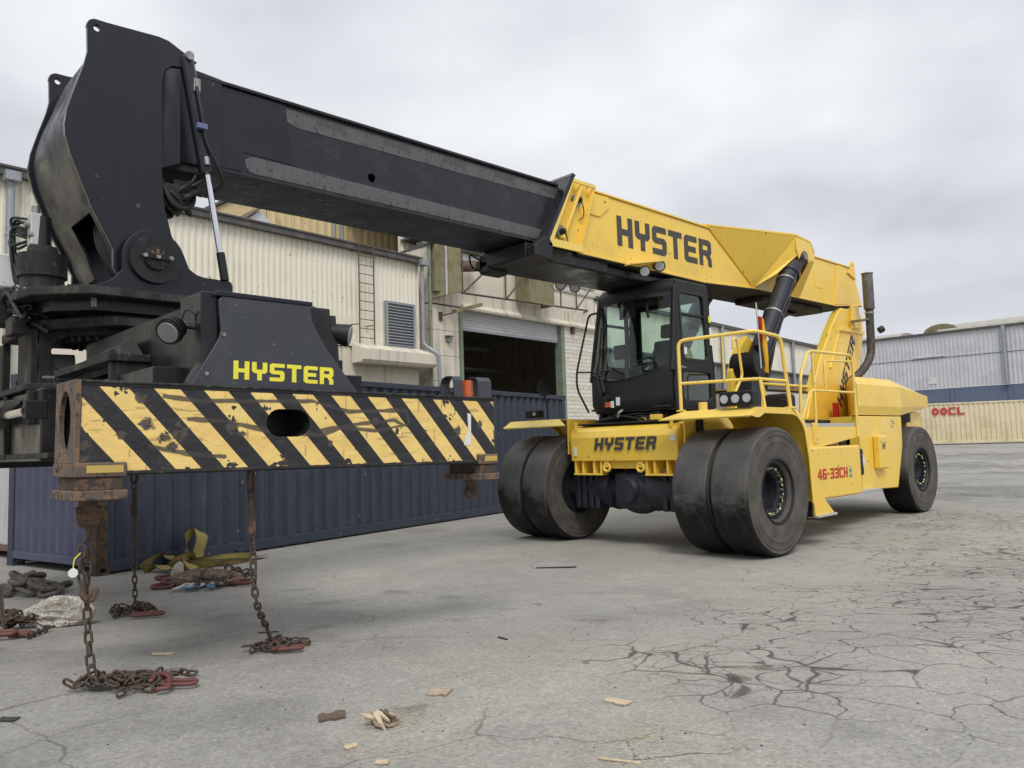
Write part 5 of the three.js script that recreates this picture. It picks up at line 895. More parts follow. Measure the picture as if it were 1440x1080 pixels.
  // gusset on the end beam with the maker's name
  const gs = obj('gusset_plate', ext([[-7.70, 1.88], [-7.53, 2.17], [-7.515, 2.22], [-7.53, 2.40], [-7.51, 2.425], [-6.945, 2.425], [-6.93, 2.33], [-6.90, 2.27], [-6.84, 2.17], [-6.60, 1.88]], 2.785, 2.81, .004), M.charcoal, SP);
  obj('lettering', lettering('HYSTER', V(-7.445, 1.945, 2.8105), V(1, -.02, 0).normalize(), V(.02, 1, 0).normalize(), .655, .108, .003), M.textYellow, gs);
  obj('top_cap', ext([[-7.56, 2.425], [-6.93, 2.425], [-6.93, 2.45], [-7.54, 2.455]], 2.5, 2.815, .004), M.blackGloss, gs);
  obj('edge_strip', [prism([V(-7.70, 1.90, 2.70), V(-7.54, 2.18, 2.70), V(-7.53, 2.18, 2.79), V(-7.69, 1.90, 2.79)], V(.008, -.006, 0))], M.black, gs);
  for (const [x, y] of [[-7.60, 1.97], [-7.50, 2.20]]) obj('bolt', cy(V(x, y, 2.81), V(x, y, 2.817), .012, .012, 8), M.steel, gs);
  // lamps
  const l1 = grp('work_light', SP); { const p = V(-7.76, 2.21, 2.66), d = V(-.70, -.50, .50).normalize(); obj('housing', [cy(p.clone().addScaledVector(d, -.11), p, .05, .075, 20), ...[0, 1, 2].map(k => cy(p.clone().addScaledVector(d, -.03 - k * .03), p.clone().addScaledVector(d, -.02 - k * .03), .078 - k * .006, .078 - k * .006, 20))], M.plastic, l1); obj('lens', cy(p, p.clone().addScaledVector(d, .006), .062, .06, 20), M.lensDim, l1); obj('arm', rail([p.clone().addScaledVector(d, -.09), V(-7.66, 2.26, 2.66), V(-7.61, 2.25, 2.68)], .018, .03), M.plastic, l1); obj('cable', hose([V(-7.68, 2.28, 2.64), V(-7.66, 2.35, 2.66), V(-7.63, 2.33, 2.7), V(-7.615, 2.25, 2.7)], .006, 14, 5), M.hose, l1); obj('plug', cy(V(-7.69, 2.265, 2.64), V(-7.66, 2.275, 2.65), .012, .012, 8), M.amber, l1); }
  const l2 = grp('work_light', SP); { const p = V(-6.62, 2.27, 2.74), d = V(.74, -.18, .62).normalize(); obj('housing', [cy(p.clone().addScaledVector(d, -.13), p, .06, .075, 20)], M.plastic, l2); obj('lens', cy(p, p.clone().addScaledVector(d, .006), .064, .06, 20), M.lensDim, l2); obj('arm', rail([p.clone().addScaledVector(d, -.1), V(-6.74, 2.2, 2.66), V(-6.76, 2.1, 2.66)], .02, .03), M.plastic, l2); }
  for (let k = 0; k < 7; k++) obj('gusset_hose', hose([V(-6.93 + .01 * k, 2.40 - .02 * k, 2.70), V(-6.86 + .015 * k, 2.44 - .03 * k, 2.70), V(-6.80 + .012 * k, 2.30, 2.71), V(-6.76, 2.15 - .02 * k, 2.70)], .010, 14, 5), k % 3 ? M.hose : M.rustPale, SP);
  obj('gusset_back', [bx(-6.92, -6.74, 1.9, 2.26, 2.5, 2.70), bx(-6.75, -6.6, 1.9, 2.12, 2.45, 2.62)], M.black, SP);
  // end beam with hazard stripes
  const W = 2048, Hh = 352, bl = 2.80, bh = .46;
  const dents = [[.30, .38, .035], [.46, .13, .03], [.20, .19, .03], [.33, .25, .045], [.50, .21, .05], [.42, .18, .04], [2.45, .22, .045], [2.66, .27, .035], [.85, .20, .025], [.80, .24, .05], [1.75, .27, .035], [1.42, .14, .02]];
  const gouge = [[[.55, .28], [.75, .27], [1.0, .22], [1.35, .19], [1.5, .24], [1.75, .22], [2.0, .26]], [[.42, .40], [.6, .38], [1.0, .39], [1.3, .40], [1.55, .34], [2.0, .36], [2.02, .27]], [[.35, .13], [.55, .09], [.75, .07]], [[1.35, .22], [1.6, .26], [1.9, .29], [1.97, .26]]];
  const seg = (x, y, a, b) => { const dx = b[0] - a[0], dy = b[1] - a[1], t = clamp(((x - a[0]) * dx + (y - a[1]) * dy) / (dx * dx + dy * dy)); return Math.hypot(x - a[0] - dx * t, y - a[1] - dy * t); };
  const hz = dataTex(W, Hh, (i, j, c) => {
    const x = i / W * bl, y = j / Hh * bh, n = fbm(x * 9, y * 9, 401, 4), f = fbm(x * 40, y * 40, 403, 3), g = vn(x * 220, y * 220, 405);
    const q = x + (y - bh) * .90 - .08, ph = ((q % .266) + .266) % .266;          // stripe lean
    let yel = ph < .138 && x > .02;
    const edge = Math.min(x, y, bh - y, bl - x);
    let wear = sst(.665, .69, n * .7 + f * .42 - clamp(edge * 14) * .10 + (x < .9 ? .02 : 0) + (x < .13 ? .10 : 0));
    for (const [dx, dy, r] of dents) wear = Math.max(wear, 1 - sst(.5, 1.0, Math.hypot(x - dx, (y - dy)) / r + (f - .5) * 1.6));
    let gg = 0; for (const l of gouge) for (let k = 0; k < l.length - 1; k++) gg = Math.max(gg, 1 - sst(.009, .016, seg(x, y, l[k], l[k + 1]) + (n - .5) * .02));
    const scr = sst(.745, .77, fbm(x * 5, y * 46, 407, 3)) * .7, scr2 = sst(.77, .79, fbm(x * 60, y * 5, 409, 3)) * .7;
    const base = yel ? [.84 + (g - .5) * .06, .60 + (n - .5) * .10, .20 + (n - .5) * .05] : [.020 + (g - .5) * .012, .020 + (g - .5) * .012, .023 + (g - .5) * .012];
    const bare = f > .52 ? [.035, .032, .032] : f > .45 ? [.14, .075, .04] : [.085, .075, .068];
    let w = Math.max(wear, gg * .9); if (!yel) w *= .75;
    w = Math.max(w, scr * (yel ? .6 : .35), scr2 * (yel ? .7 : .3));
    const rim = edge < .010 + (f - .5) * .016 ? 1 : 0;
    for (let k = 0; k < 3; k++) c[k] = mix(mix(base[k], (gg > .4 ? [.06, .05, .045] : bare)[k], w), [.05, .045, .045][k], rim * .85);
  });
  hz.wrapS = hz.wrapT = THREE.ClampToEdgeWrapping;
  const hzB = gray(512, (u, v) => fbm(u * 20, v * 5, 411, 5), 0);
  const eb = grp('end_beam', SP); eb.position.set(-8.28, 1.435, 0); eb.rotation.z = -.012;
  const fg = ext([[0, 0], [bl, 0], [bl, bh], [0, bh]], 2.868, 2.883, 0, [slotPts(1.14, .265, .14, .082)]); { const p = fg.attributes.position, uv = fg.attributes.uv; for (let i = 0; i < p.count; i++) uv.setXY(i, p.getX(i) / bl, p.getY(i) / bh); }
  { const g = fg.index ? fg.toNonIndexed() : fg; obj('striped_face', g, std({ map: hz, roughness: .55, bumpMap: hzB, bumpScale: .012 }), eb, true); }
  obj('beam_shell', [bx(.02, bl, bh - .02, bh + .012, 2.53, 2.886, .004), bx(.22, bl - .12, -.014, .01, 2.53, 2.886, .004), bx(.02, bl, .0, bh, 2.53, 2.55), bx(.9, 1.4, .05, .42, 2.6, 2.62), bx(bl - .015, bl, 0, bh, 2.55, 2.868)], M.black, eb);
  obj('slot_liner', ext(slotPts(1.14, .265, .146, .088), 2.62, 2.880, 0, [slotPts(1.14, .265, .14, .082)]), M.black, eb);
  const e1 = obj('end_plate', extX([[2.53, .05], [2.895, .05], [2.895, bh + .012], [2.53, bh + .012]], -.012, .016, .003, [circlePts(2.70, .265, .001, 3).length ? slotPts(0, 0, .1, .1).map(([a, b]) => [2.705 + b * 1.12, .262 + a * 1.6]) : []]), M.rustPale, eb);
  obj('inner_cable', hose([V(.1, .36, 2.66), V(.06, .24, 2.67), V(.08, .16, 2.70), V(.1, .1, 2.74)], .012, 12), M.rustPale, eb);
  obj('edge_weld', [cy(V(.0, bh + .004, 2.884), V(bl, bh + .004, 2.884), .009, .009, 6), cy(V(.22, -.004, 2.884), V(bl - .12, -.004, 2.884), .009, .009, 6)], M.dirtyBlack, eb);
  // twist-lock housings
  for (const [a, b, dy] of [[-.012, .235, 0], [bl - .18, bl + .012, 0]]) {
    const t = grp('twist_lock', eb);
    obj('upper_collar', [bx(a, b, -.02, .055, 2.50, 2.91, .01)], M.rustPale, t); obj('housing', bx(a + .02, b - .015, -.09, -.02, 2.53, 2.90, .01), M.rust, t); obj('lower_collar', [bx(a - .004, b + .004, -.135, -.085, 2.50, 2.915, .008)], M.rustPale, t);
    obj('warning_strip', bx(a + .055, b - .02, .002, .04, 2.908, 2.914, .001), std({ color: new THREE.Color(.52, .37, .10), roughness: .7 }), t);
    obj('lock_stem', [cy(V((a + b) / 2, -.135, 2.70), V((a + b) / 2, -.24, 2.70), .045, .045, 14), bx((a + b) / 2 - .055, (a + b) / 2 + .055, -.27, -.20, 2.67, 2.73, .02)], M.rust, t);
    each('bolt', [cy(V(a - .008, .02, 2.6), V(a, .02, 2.6), .014, .014, 6), cy(V(a - .008, -.11, 2.55), V(a, -.11, 2.55), .014, .014, 6), cy(V(a - .008, -.11, 2.72), V(a, -.11, 2.72), .014, .014, 6)], M.rust, t);
  }
  obj('torn_label', ext([[2.50, .12], [2.565, .12], [2.57, .345], [2.535, .35], [2.545, .22], [2.51, .17]], 2.884, 2.886, 0), M.label, eb);
  // amber beacon with bent guard at the far end of the beam
  const bc = grp('beacon', SP); obj('lamp', cy(V(-5.66, 1.88, 2.80), V(-5.66, 2.0, 2.80), .045, .04, 18), M.amber, bc);
  const band = (x0, x1) => ext([[2.73, 0], [2.73, .10], [2.75, .14], [2.80, .155], [2.86, .15], [2.885, .12], [2.888, 0], [2.878, 0], [2.875, .115], [2.855, .14], [2.80, .145], [2.755, .132], [2.74, .10], [2.74, 0]], -x1, -x0, .001).applyMatrix4(BX).translate(0, 1.872, 0);
  each('guard', [band(-5.63, -5.50), band(-5.86, -5.78)], M.charcoal, bc);
  // far end beam (mirror side), mostly hidden
  const fe = obj('far_end_beam', [bx(-8.28, -5.48, 1.43, 1.89, -3.2, -2.86, .01), bx(-8.28, -8.0, 1.3, 1.43, -3.2, -2.86), bx(-5.7, -5.48, 1.3, 1.43, -3.2, -2.86)], M.black, SP);
}
// ================================================================ CHAINS
const LINK = (() => { const n = 18, P = [], hl = .0165, r = .0165; for (let i = 0; i < n; i++) { const a = i / n * 2 * Math.PI; P.push(V(r * Math.cos(a), r * Math.sin(a) + (Math.sin(a) >= 0 ? hl : -hl), 0)); } return fin(sweep(P, .0068, 6, true)); })();
const UP = V(0, 1, 0);
function putLink(parent, p, dir, spin, mat = M.chain, sc = 1) {
  const m = obj('chain_link', LINK, mat, parent, true); m.position.copy(p);
  m.quaternion.setFromUnitVectors(UP, dir.clone().normalize()).multiply(new THREE.Quaternion().setFromAxisAngle(UP, spin)); m.scale.setScalar(sc); return m;
}
function chainAlong(parent, pts, mat, sc = 1, jit = 0) {
  const c = new THREE.CatmullRomCurve3(pts, false, 'centripetal'), L = c.getLength(), n = Math.floor(L / (.0515 * sc));
  for (let k = 0; k < n; k++) { const p = c.getPointAt((k + .5) / n), t = c.getTangentAt((k + .5) / n); putLink(parent, p.add(V(rr(-1, 1) * jit, 0, rr(-1, 1) * jit)), t, (k % 2) * Math.PI / 2 + .6 + rr(-.15, .15) + (jit ? rr(-.8, .8) : 0), mat, sc); }
}
function ringG(len, wid, r, n = 28) { const P = [], rad = wid / 2 - r, hl = len / 2 - rad - r; for (let i = 0; i < n; i++) { const a = i / n * 2 * Math.PI; P.push(V(rad * Math.cos(a), rad * Math.sin(a) + (Math.sin(a) >= 0 ? hl : -hl), 0)); } return sweep(P, r, 8, true); }
const onTop = (x, z, h) => V(x, H(x, z) + h, z);
// a heap of chain on the ground round a point
function heap(parent, x, z, rx, rz, n, h, mat, sc = 1, turn = 0) {
  // a wandering chain folded over itself: short runs of links, each run resting higher towards the middle
  for (let k = 0; k < n / 3; k++) {
    const a = k * 2.4 + rr(-.5, .5), q = Math.sqrt((k + .5) / (n / 3)) * rr(.45, 1.05), u0 = q * rx * Math.cos(a), v0 = q * rz * Math.sin(a); let b = rr(0, 6.28); const pts = [];
    let u = u0, v = v0; for (let i = 0; i < 5; i++) { const X = x + u * Math.cos(turn) - v * Math.sin(turn), Z = z + u * Math.sin(turn) + v * Math.cos(turn); pts.push(onTop(X, Z, .022 * sc + h * Math.max(0, 1 - q * .8) * rr(.25, 1))); b += rr(-1, 1); u = (u + .05 * sc * Math.cos(b)) * .96; v = (v + .045 * sc * Math.sin(b)) * .9; }
    chainAlong(parent, pts, mat, sc, 0);
  }
}
function flatRing(parent, name, x, z, len, wid, r, ang, mat, h = .02, tilt = 0) { const m = obj(name, ringG(len, wid, r).rotateX(-Math.PI / 2), mat, parent); m.position.copy(onTop(x, z, h)); m.rotation.set(0, ang, tilt, 'YXZ'); return m; }
const G = (px, py) => onGround(px, py);
// screen-right direction on the ground, so heaps lie as seen
const rgtA = -YAW;
{
  // 1: from the corner twist lock
  const t = thing('chain_sling', 'rusty chain with a round white tag hanging from the corner twist lock', 'chain', null), p = G(130, 975), tp = V(-8.17, 1.17, 2.705);
  obj('shackle', [ringG(.13, .12, .016).translate(tp.x, tp.y + .04, tp.z), cy(tp.clone().add(V(-.06, .075, 0)), tp.clone().add(V(.06, .075, 0)), .018, .018, 10)].map(g => g), M.rust, t);
  obj('connector', ringG(.09, .055, .012).rotateY(1.2).translate(tp.x, tp.y - .045, tp.z), M.rust, t);
  chainAlong(t, [tp.clone().add(V(0, -.08, 0)), V(-8.168, .8, p.z), V(-8.15, .5, p.z), p.clone().add(V(0, .10, 0)), p.clone().add(V(.03, .03, .02))], M.chain, 1.06);
  chainAlong(t, [tp.clone().add(V(-.03, -.10, .01)), tp.clone().add(V(-.035, -.22, .01)), tp.clone().add(V(-.02, -.30, .01))], M.chain, 1.0);
  obj('grab_hook', rail([tp.clone().add(V(-.03, -.29, .02)), tp.clone().add(V(-.03, -.36, .03)), tp.clone().add(V(.01, -.39, .03)), tp.clone().add(V(.03, -.34, .03))], .017, .03), M.rust, t);
  const q1 = G(140, 972), q2 = G(205, 962), q3 = G(258, 972); heap(t, q1.x, q1.z, .10, .07, 26, .07, M.chain, 1.06, -rgtA); heap(t, q2.x, q2.z, .16, .05, 22, .05, M.chain, 1.06, -rgtA);
  chainAlong(t, [G(165, 985).add(V(0, .03, 0)), G(190, 975).add(V(0, .03, 0)), G(215, 975).add(V(0, .025, 0)), G(225, 965).add(V(0, .03, 0)), G(245, 950).add(V(0, .02, 0)), G(275, 952).add(V(0, .02, 0))], M.chain, 1.0);
  for (const [px, py, a] of [[252, 968, 0], [186, 964, .12]]) { const q = G(px, py); flatRing(t, 'red_link', q.x, q.z, .20, .08, .011, rgtA + Math.PI / 2 + a, M.redPaint, .03, .05); }
  const q4 = G(225, 968); obj('red_hook', rail([G(212, 972).add(V(0, .05, 0)), G(222, 962).add(V(0, .06, 0)), G(238, 964).add(V(0, .05, 0)), G(238, 976).add(V(0, .03, 0)), G(222, 978).add(V(0, .03, 0))], .0125, .04), M.redPaint, t);
  obj('tag', cy(tp.clone().add(V(-.075, -.235, .03)), tp.clone().add(V(-.077, -.235, .034)), .024, .024, 8), M.label, t); obj('tag_wire', hose([tp.clone().add(V(-.04, -.14, .02)), tp.clone().add(V(-.07, -.17, .03)), tp.clone().add(V(-.075, -.215, .03))], .003, 8, 5), M.textYellow, t);
}
{
  // 2: further in, below the middle of the spreader
  const t = thing('chain_sling', 'rusty chain hanging below the spreader middle, ending in a heap with one flat hook', 'chain'), p = G(190, 866), tp = V(p.x - .02, 1.38, p.z);
  obj('master_link', ringG(.17, .12, .013).rotateY(.76).translate(tp.x, tp.y - .03, tp.z), M.rust, t); obj('hanger', cy(tp.clone().add(V(0, .04, 0)), tp.clone().add(V(0, .16, 0)), .02, .02, 8), M.rust, t);
  chainAlong(t, [tp.clone().add(V(0, -.10, 0)), V(tp.x + .005, .8, tp.z), V(p.x, p.y + .05, p.z)], M.chain, 1.1);
  obj('grab_hook', [ringG(.11, .08, .022).rotateY(.8).translate(tp.x, tp.y - .33, tp.z), cy(tp.clone().add(V(0, -.2, 0)), tp.clone().add(V(0, -.3, 0)), .03, .02, 8)], M.rust, t);
  const q = G(190, 866), q2 = G(208, 869); heap(t, q.x, q.z, .20, .10, 34, .10, M.chain, 1.15, -rgtA); flatRing(t, 'red_hook', q2.x, q2.z, .28, .11, .016, rgtA + Math.PI / 2 + .2, M.redPaint, .035);
  chainAlong(t, [G(160, 872).add(V(0, .03, 0)), G(172, 864).add(V(0, .03, 0)), G(185, 862).add(V(0, .04, 0))], M.chain, 1.1);
}
{
  // 3: from the middle of the end beam
  const t = thing('chain_sling', 'rusty chain hanging from a long ring under the striped beam middle', 'chain'), p = G(384, 915), tp = V(-7.29, 1.40, 2.70);
  obj('master_link', ringG(.155, .098, .011).rotateY(.76).translate(tp.x, tp.y - .055, tp.z), M.rust, t); obj('hanger', cy(tp.clone().add(V(0, .0, 0)), tp.clone().add(V(0, .06, 0)), .012, .012, 8), M.rust, t);
  chainAlong(t, [tp.clone().add(V(0, -.12, 0)), tp.clone().add(V(.01, -.4, 0)), tp.clone().add(V(.04, -.75, -.02)), p.clone().add(V(-.03, .12, 0)), p.clone().add(V(0, .03, 0))], M.chain, 1.0);
  obj('grab_hook', [ringG(.085, .06, .017).rotateY(.8).translate(tp.x + .008, tp.y - .36, tp.z), bx(-.022, .022, -.05, .05, -.018, .018, .01).translate(tp.x + .006, tp.y - .31, tp.z), cy(tp.clone().add(V(.0, -.15, 0)), tp.clone().add(V(.004, -.28, 0)), .016, .014, 8)], M.rust, t);
  heap(t, p.x, p.z, .11, .06, 26, .05, M.chain, 1.0, -rgtA); const q = G(405, 918); flatRing(t, 'red_hook', q.x, q.z, .20, .075, .0125, rgtA + Math.PI / 2 + .16, M.redPaint, .03);
  chainAlong(t, [G(352, 921).add(V(0, .025, 0)), G(366, 915).add(V(0, .03, 0)), G(378, 908).add(V(0, .03, 0))], M.chain, 1.0); chainAlong(t, [G(400, 910).add(V(0, .03, 0)), G(420, 905).add(V(0, .03, 0)), G(434, 905).add(V(0, .025, 0))], M.chain, 1.0);
  obj('hook_block', bx(-.03, .03, 0, .035, -.02, .02, .008).translate(...G(430, 908).toArray()), M.rust, t);
}
// ================================================================ things lying about
{
  const t = thing('chain_heap', 'heap of coiled rusty chain with red hooks lying on the ground beside a plastic sheet', 'chain'); const q = G(22, 885); heap(t, q.x, q.z, .16, .08, 30, .12, M.chain, 1.1, -rgtA);
  const a = G(28, 897); flatRing(t, 'red_hook', a.x, a.z, .19, .09, .02, rgtA + Math.PI / 2, M.redPaint, .03); const b = G(8, 900); flatRing(t, 'red_hook', b.x, b.z, .15, .09, .018, rgtA + Math.PI / 2 + .4, M.redPaint, .05, .2);
  chainAlong(t, [G(0, 860).add(V(0, .22, 0)), G(2, 878).add(V(0, .12, 0)), G(6, 890).add(V(0, .05, 0))], M.chain, 1.1); chainAlong(t, [G(38, 900).add(V(0, .025, 0)), G(55, 893).add(V(0, .025, 0)), G(70, 888).add(V(0, .025, 0))], M.chain, 1.0);
  for (let k = 0; k < 7; k++) { const c = G(rr(0, 40), rr(868, 886)); const m = obj('fitting', new THREE.IcosahedronGeometry(rr(.02, .045), 1), M.rust, t); m.position.copy(c.add(V(0, rr(.03, .09), 0))); m.scale.set(1, rr(.6, 1.4), 1); }
}
function lump(n, fn) { const g = new THREE.IcosahedronGeometry(1, n), p = g.attributes.position; const v = V(); for (let i = 0; i < p.count; i++) { v.fromBufferAttribute(p, i); fn(v); p.setXYZ(i, v.x, v.y, v.z); } g.computeVertexNormals(); return g; }
const ridge = (x, y, z, s) => Math.abs(vn(x + z * .7, y + z * 1.3, s) - .5) * 2;
{
  // crumpled translucent plastic sheet
  const q = G(78, 880), g = lump(40, v => {
    const tw = Math.atan2(v.z, v.y); const r = 1.08 - .34 * ridge(v.x * 3 + v.y, tw * 2.2, v.z, 501) - .20 * ridge(v.x * 6 + v.z * 2, tw * 4.5, v.y * 2, 503) - .10 * ridge(v.x * 15, tw * 11, v.z * 5, 505);
    const tap = .45 + .55 * sst(-1, .1, v.x); v.set(v.x * (1 + .1 * v.y), Math.max(v.y, -.55) * r * tap, v.z * r * tap); v.x *= .30; v.y *= .155; v.z *= .17; v.y += .085;
  });
  const m = obj('plastic_sheet', g, std({ map: paintTex([.52, .49, .44], [.33, .27, .2], [.6, .58, .54], .3, .9, .4, 511), roughness: .35, clearcoat: .4, transmission: .12 }), null); m.position.copy(q); m.rotation.y = rgtA + .12; m.name = numbered('plastic_sheet');
  tag(m, 'crumpled dirty white plastic sheet lying beside the coiled chain', 'sheet');
}
{
  // thick grey rope heap in the shade of the container
  const t = thing('heavy_chain', 'grey heap of thick heavy chain links near the navy container corner', 'chain');
  const lk = fin(ringG(.26, .14, .027, 24));
  const heavy = std({ map: paintTex([.10, .09, .082], [.16, .14, .12], [.05, .045, .04], .35, .9, .3, 521), roughness: .8 });
  for (let k = 0; k < 20; k++) { const c = G(4 + k * 4.2 + rr(-4, 4), 840 - (k % 4) * 3); const m = obj('chain_link', lk, heavy, t, true); m.position.copy(c.add(V(0, .06 + (k > 3 && k < 14 ? rr(.0, .14) : 0), 0))); m.rotation.set(Math.PI / 2 + rr(-.6, .6), rr(-.5, .5), Math.PI / 2 - rgtA + rr(-.7, .7)); }
}
{
  // yellow webbing slings
  const web = std({ map: dataTex(64, 256, (i, j, c) => { const u = i / 64, n = vn(i * .3, j * .12, 531), e = Math.abs(u - .5) > .38 ? .6 : 1, w = vn(i * 1.1, j * 1.1, 533); c[0] = (.34 - n * .14) * e * (.8 + .4 * w); c[1] = (.28 - n * .12) * e * (.8 + .4 * w); c[2] = .05 + n * .03; }), roughness: .85, side: THREE.DoubleSide });
  function strap(parent, pts, w, tw) {
    const c = new THREE.CatmullRomCurve3(pts, false, 'centripetal'), n = 60, P = [], U = [], I = [], T = .006; const L = c.getLength();
    const rows = []; for (let i = 0; i <= n; i++) { const p = c.getPoint(i / n), t = c.getTangent(i / n), a = tw(i / n), sd = t.clone().cross(UP).normalize(), nn = sd.clone().cross(t).normalize(), d = sd.multiplyScalar(Math.cos(a)).addScaledVector(nn, Math.sin(a)), fn = d.clone().cross(t).normalize(); rows.push([p.clone().addScaledVector(d, -w / 2).addScaledVector(fn, T / 2), p.clone().addScaledVector(d, w / 2).addScaledVector(fn, T / 2), p.clone().addScaledVector(d, w / 2).addScaledVector(fn, -T / 2), p.clone().addScaledVector(d, -w / 2).addScaledVector(fn, -T / 2), p.clone().addScaledVector(d, -w / 2).addScaledVector(fn, T / 2)]); }
    const g = loft(rows), uv = []; rows.forEach((r, i) => [0, 1, 1, 0, 0].forEach(u => uv.push(u, i / n * L / .5))); g.setAttribute('uv', new THREE.Float32BufferAttribute(uv, 2)); return obj('strap', g, web, parent, true);
  }
  const A = (px, py, h) => G(px, py).add(V(0, h, 0)), t1 = thing('webbing_sling', 'yellow webbing sling with a raised loop lying against the navy container', 'sling'), t2 = thing('webbing_sling', 'flat folded yellow webbing sling stretching along the ground under the looped one', 'sling');
  strap(t1, [A(240, 800, .05), A(262, 797, .12), A(262, 792, .36), A(275, 790, .44), A(284, 791, .36), A(278, 795, .10), A(290, 797, .06), A(320, 795, .08), A(352, 789, .05)], .16, s => .9 + .9 * Math.sin(s * 9));
  strap(t1, [A(232, 803, .06), A(250, 799, .10), A(268, 796, .14), A(276, 795, .06), A(282, 790, .25)], .15, s => .7 + .6 * Math.sin(s * 6));
  strap(t2, [A(198, 803, .03), A(212, 802, .12), A(228, 796, .15), A(245, 796, .10), A(265, 800, .06), A(300, 798, .05), A(335, 792, .07), A(372, 784, .04)], .15, s => .5 + .6 * Math.sin(s * 12));
  strap(t2, [A(202, 806, .03), A(222, 804, .08), A(240, 806, .04), A(256, 802, .12), A(274, 803, .03)], .15, s => .4 + .5 * Math.sin(s * 10 + 1));
  const bl = thing('webbing_sling', 'short blue grey strap lying behind the yellow slings', 'sling'); const sb = strap(bl, [A(308, 782, .05), A(325, 778, .10), A(340, 781, .04)], .10, s => .6); sb.material = std({ color: new THREE.Color(.10, .13, .17), roughness: .8 });
}
{
  // chains wrapped in rag
  const t = thing('sling_bundle', 'bundle of chains and shackles wrapped in a brown rag, red hooks at both ends', 'bundle'); const a = G(262, 826), b = G(325, 822);
  const g = lump(24, v => { const n = ridge(v.x * 5, v.y * 6, v.z * 4, 541); v.multiplyScalar(1 - .3 * n); v.set(v.x * .46, Math.max(v.y, -.5) * .13 + .07, v.z * .13); }); const m = obj('rag', g, std({ map: paintTex([.24, .17, .13], [.12, .085, .07], [.35, .28, .22], .33, .9, .3, 543), roughness: .95 }), t); m.position.copy(G(290, 824)); m.rotation.y = rgtA;
  const wr = obj('rag_end', lump(16, v => { const n = ridge(v.x * 4, v.y * 4, v.z * 4, 547); v.multiplyScalar(1 - .3 * n); v.set(v.x * .07 + v.y * .03, v.y * .13 + .14, v.z * .06); }), std({ color: new THREE.Color(.5, .46, .40), roughness: .9 }), t); wr.position.copy(G(249, 822));
  for (const [px, py, an, h] of [[228, 829, .2, .04], [240, 826, 1.2, .07], [342, 824, -.1, .05], [233, 824, .8, .1]]) { const q = G(px, py); flatRing(t, 'red_hook', q.x, q.z, .26, .14, .02, rgtA + Math.PI / 2 + an, M.redPaint, h, .2); }
  const wt = std({ color: new THREE.Color(.50, .52, .54), roughness: .5 }), bt = std({ color: new THREE.Color(.08, .16, .24), roughness: .5 });
  [[250, 832, wt], [263, 830, wt], [276, 828, wt], [286, 826, wt], [296, 830, bt], [305, 827, wt], [270, 832, bt]].forEach(([px, py, mm], k) => { const q = G(px, py); flatRing(t, 'shackle', q.x, q.z, .17, .10, .016, rgtA + k * .9, mm, .04 + .01 * (k % 2), .25); });
  chainAlong(t, [G(275, 832).add(V(0, .04, 0)), G(292, 822).add(V(0, .18, 0)), G(310, 828).add(V(0, .06, 0)), G(320, 818).add(V(0, .2, 0)), G(330, 817).add(V(0, .14, 0)), G(325, 824).add(V(0, .1, 0))], M.chain, 1.6, .01); const q = G(328, 818); heap(t, q.x, q.z, .16, .1, 18, .2, M.chain, 1.7, -rgtA);
}
// timber scraps
const wood = (a, s) => std({ map: dataTex(128, 32, (i, j, c) => { const g = fbm(i * .03, j * .45, s, 4), n = vn(i * .8, j * .9, s + 3); for (let k = 0; k < 3; k++) c[k] = a[k] * (.62 + g * .7 + (n - .5) * .2); }, true, .35), roughness: .9 });
const pale = wood([.54, .44, .30], 601), tan = wood([.40, .31, .23], 603), brown = wood([.12, .085, .06], 605), darkw = wood([.045, .042, .038], 607);
function scrap(name, label, px, py, L, w, h, ang, mat, grp_, ragged = 0) {
  const n = 7, top = []; for (let k = 0; k <= n; k++) { const u = k / n - .5; top.push([u * L, w / 2 * (1 + (hash2(k, px, 3) - .5) * .2 * (1 + ragged * 2.4))]); } for (let k = n; k >= 0; k--) { const u = k / n - .5; top.push([u * L + (k === n || k === 0 ? (hash2(k, py, 5) - .5) * .03 : 0), -w / 2 * (1 + (hash2(k, px, 7) - .5) * .2 * (1 + ragged * 2.4))]); }
  const m = obj(numbered(name), extY(top, 0, h * .6, 0), mat); m.position.copy(G(px, py)).add(V(0, .003, 0)); m.rotation.set(0, rgtA + ang, rr(-.04, .04)); return tag(m, label, 'wood scrap', grp_);
}
scrap('timber_strip', 'long thin dark wooden strip lying on the asphalt in front of the drive tyres', 782, 799, .50, .03, .02, -.1, darkw, null);
scrap('timber_strip', 'short dark splinter of wood lying alone in the open asphalt', 708, 899, .10, .014, .01, -.9, darkw, null);
scrap('wood_scrap', 'pale torn board piece with a grooved face lying beside the cracked paving', 868, 988, .12, .055, .010, -.72, pale, null, .6);
scrap('wood_scrap', 'tan square of torn fibreboard above the splinter heap', 617, 975, .10, .10, .012, -.1, tan, null, .8);
scrap('wood_scrap', 'brown crumbling bark piece to the left of the splinter heap', 467, 1009, .115, .08, .014, .25, brown, null, 1.6);
scrap('wood_scrap', 'pale flat sliver of wood between two chain heaps', 229, 921, .115, .032, .014, .05, pale, null, .5);
scrap('wood_scrap', 'dark flat scrap near the corner chain heap', 12, 1013, .095, .05, .008, -.15, darkw, null, .4);
scrap('wood_scrap', 'dark thin stick behind the chain under the striped beam', 378, 890, .14, .012, .010, .1, darkw, null, .4);
scrap('wood_scrap', 'small pale chip with a curled end below the splinter heap', 492, 1052, .05, .035, .012, .6, pale, null, 1.2);
scrap('wood_scrap', 'small pale chip at the edge of the scattered straw', 538, 1074, .06, .03, .010, -.2, pale, null, 1.2);
scrap('wood_scrap', 'pale splinter lying in the straw beside the broken paving', 872, 1072, .16, .012, .008, -.3, pale, null, .6);
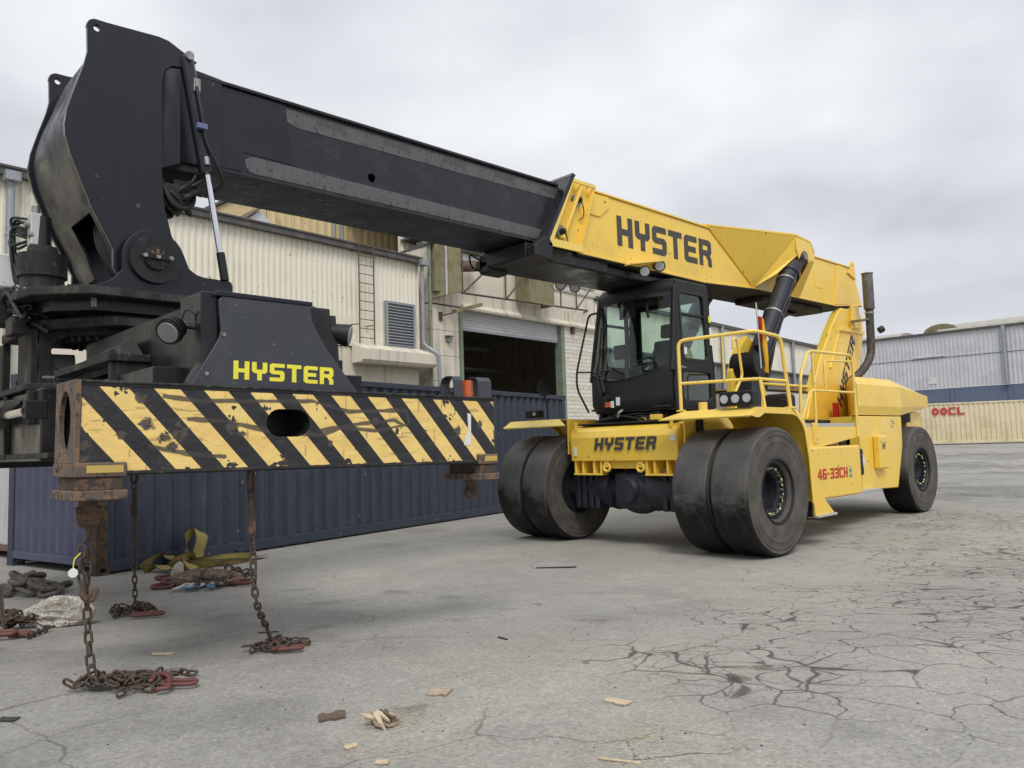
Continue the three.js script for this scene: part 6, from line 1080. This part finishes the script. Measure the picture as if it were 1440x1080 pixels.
{
  const t = thing('splinter_heap', 'small heap of broken weathered wood splinters on the asphalt', 'wood scrap'), q = G(536, 1020);
  for (let k = 0; k < 26; k++) { const m = obj('splinter', extY([[-rr(.02, .075), -.004], [-.02, -rr(.006, .016)], [rr(.02, .07), -.003], [.03, rr(.006, .018)], [-.03, rr(.004, .014)]], 0, rr(.006, .016), .001), [pale, tan, brown, tan][k % 4], t); m.position.copy(q).add(V(rr(-.045, .045), rr(.0, .045), rr(-.04, .04))); m.rotation.set(rr(-.5, .5), rgtA - .5 + rr(-.7, .7), rr(-.35, .35)); }
}
{
  // loose straw and wood fibre
  const P = []; const put = (c, sx, sz, n) => { for (let k = 0; k < n; k++) { const a = rr(-1, 1), b = rr(-1, 1), u = (a + rr(-1, 1) + rr(-1, 1)) / 3 * 1.6, v = (b + rr(-1, 1) + rr(-1, 1)) / 3 * 1.6, x = c.x + RGT[0] * u * sx + FWD[0] * v * sz, z = c.z + RGT[1] * u * sx + FWD[1] * v * sz, l = rr(.006, .032), g = new THREE.BoxGeometry(l, .0012, rr(.0008, .002)); g.rotateZ(rr(-.15, .15)); g.rotateY(rr(0, 3.14)); g.translate(x, H(x, z) + .003, z); P.push(g); } };
  put(G(560, 1015), .17, .16, 300); put(G(600, 985), .12, .08, 90); put(G(900, 1040), .22, .18, 300); put(G(890, 1076), .2, .06, 90); put(G(530, 1060), .15, .08, 80); put(G(60, 812), .8, .3, 260);
  const m = obj('loose_straw', P, std({ color: new THREE.Color(.52, .46, .33), roughness: .9 })); tag(m, 'loose straw and wood fibre scattered on the asphalt', null, null, 'stuff');
  const Q = []; for (let k = 0; k < 260; k++) { const g = new THREE.IcosahedronGeometry(rr(.002, .007), 0), d = rr(2.2, 9), a = rr(-.6, .62) * d, x = CAM.x + FWD[0] * d + RGT[0] * a, z = CAM.z + FWD[1] * d + RGT[1] * a; g.scale(1, .6, 1); g.translate(x, H(x, z) + .002, z); Q.push(g); }
  const s = obj('grit', Q, std({ color: new THREE.Color(.09, .085, .08), roughness: .9 })); tag(s, 'dark grit and small stones strewn over the asphalt', null, null, 'stuff');
}
renderer.render(scene, camera);
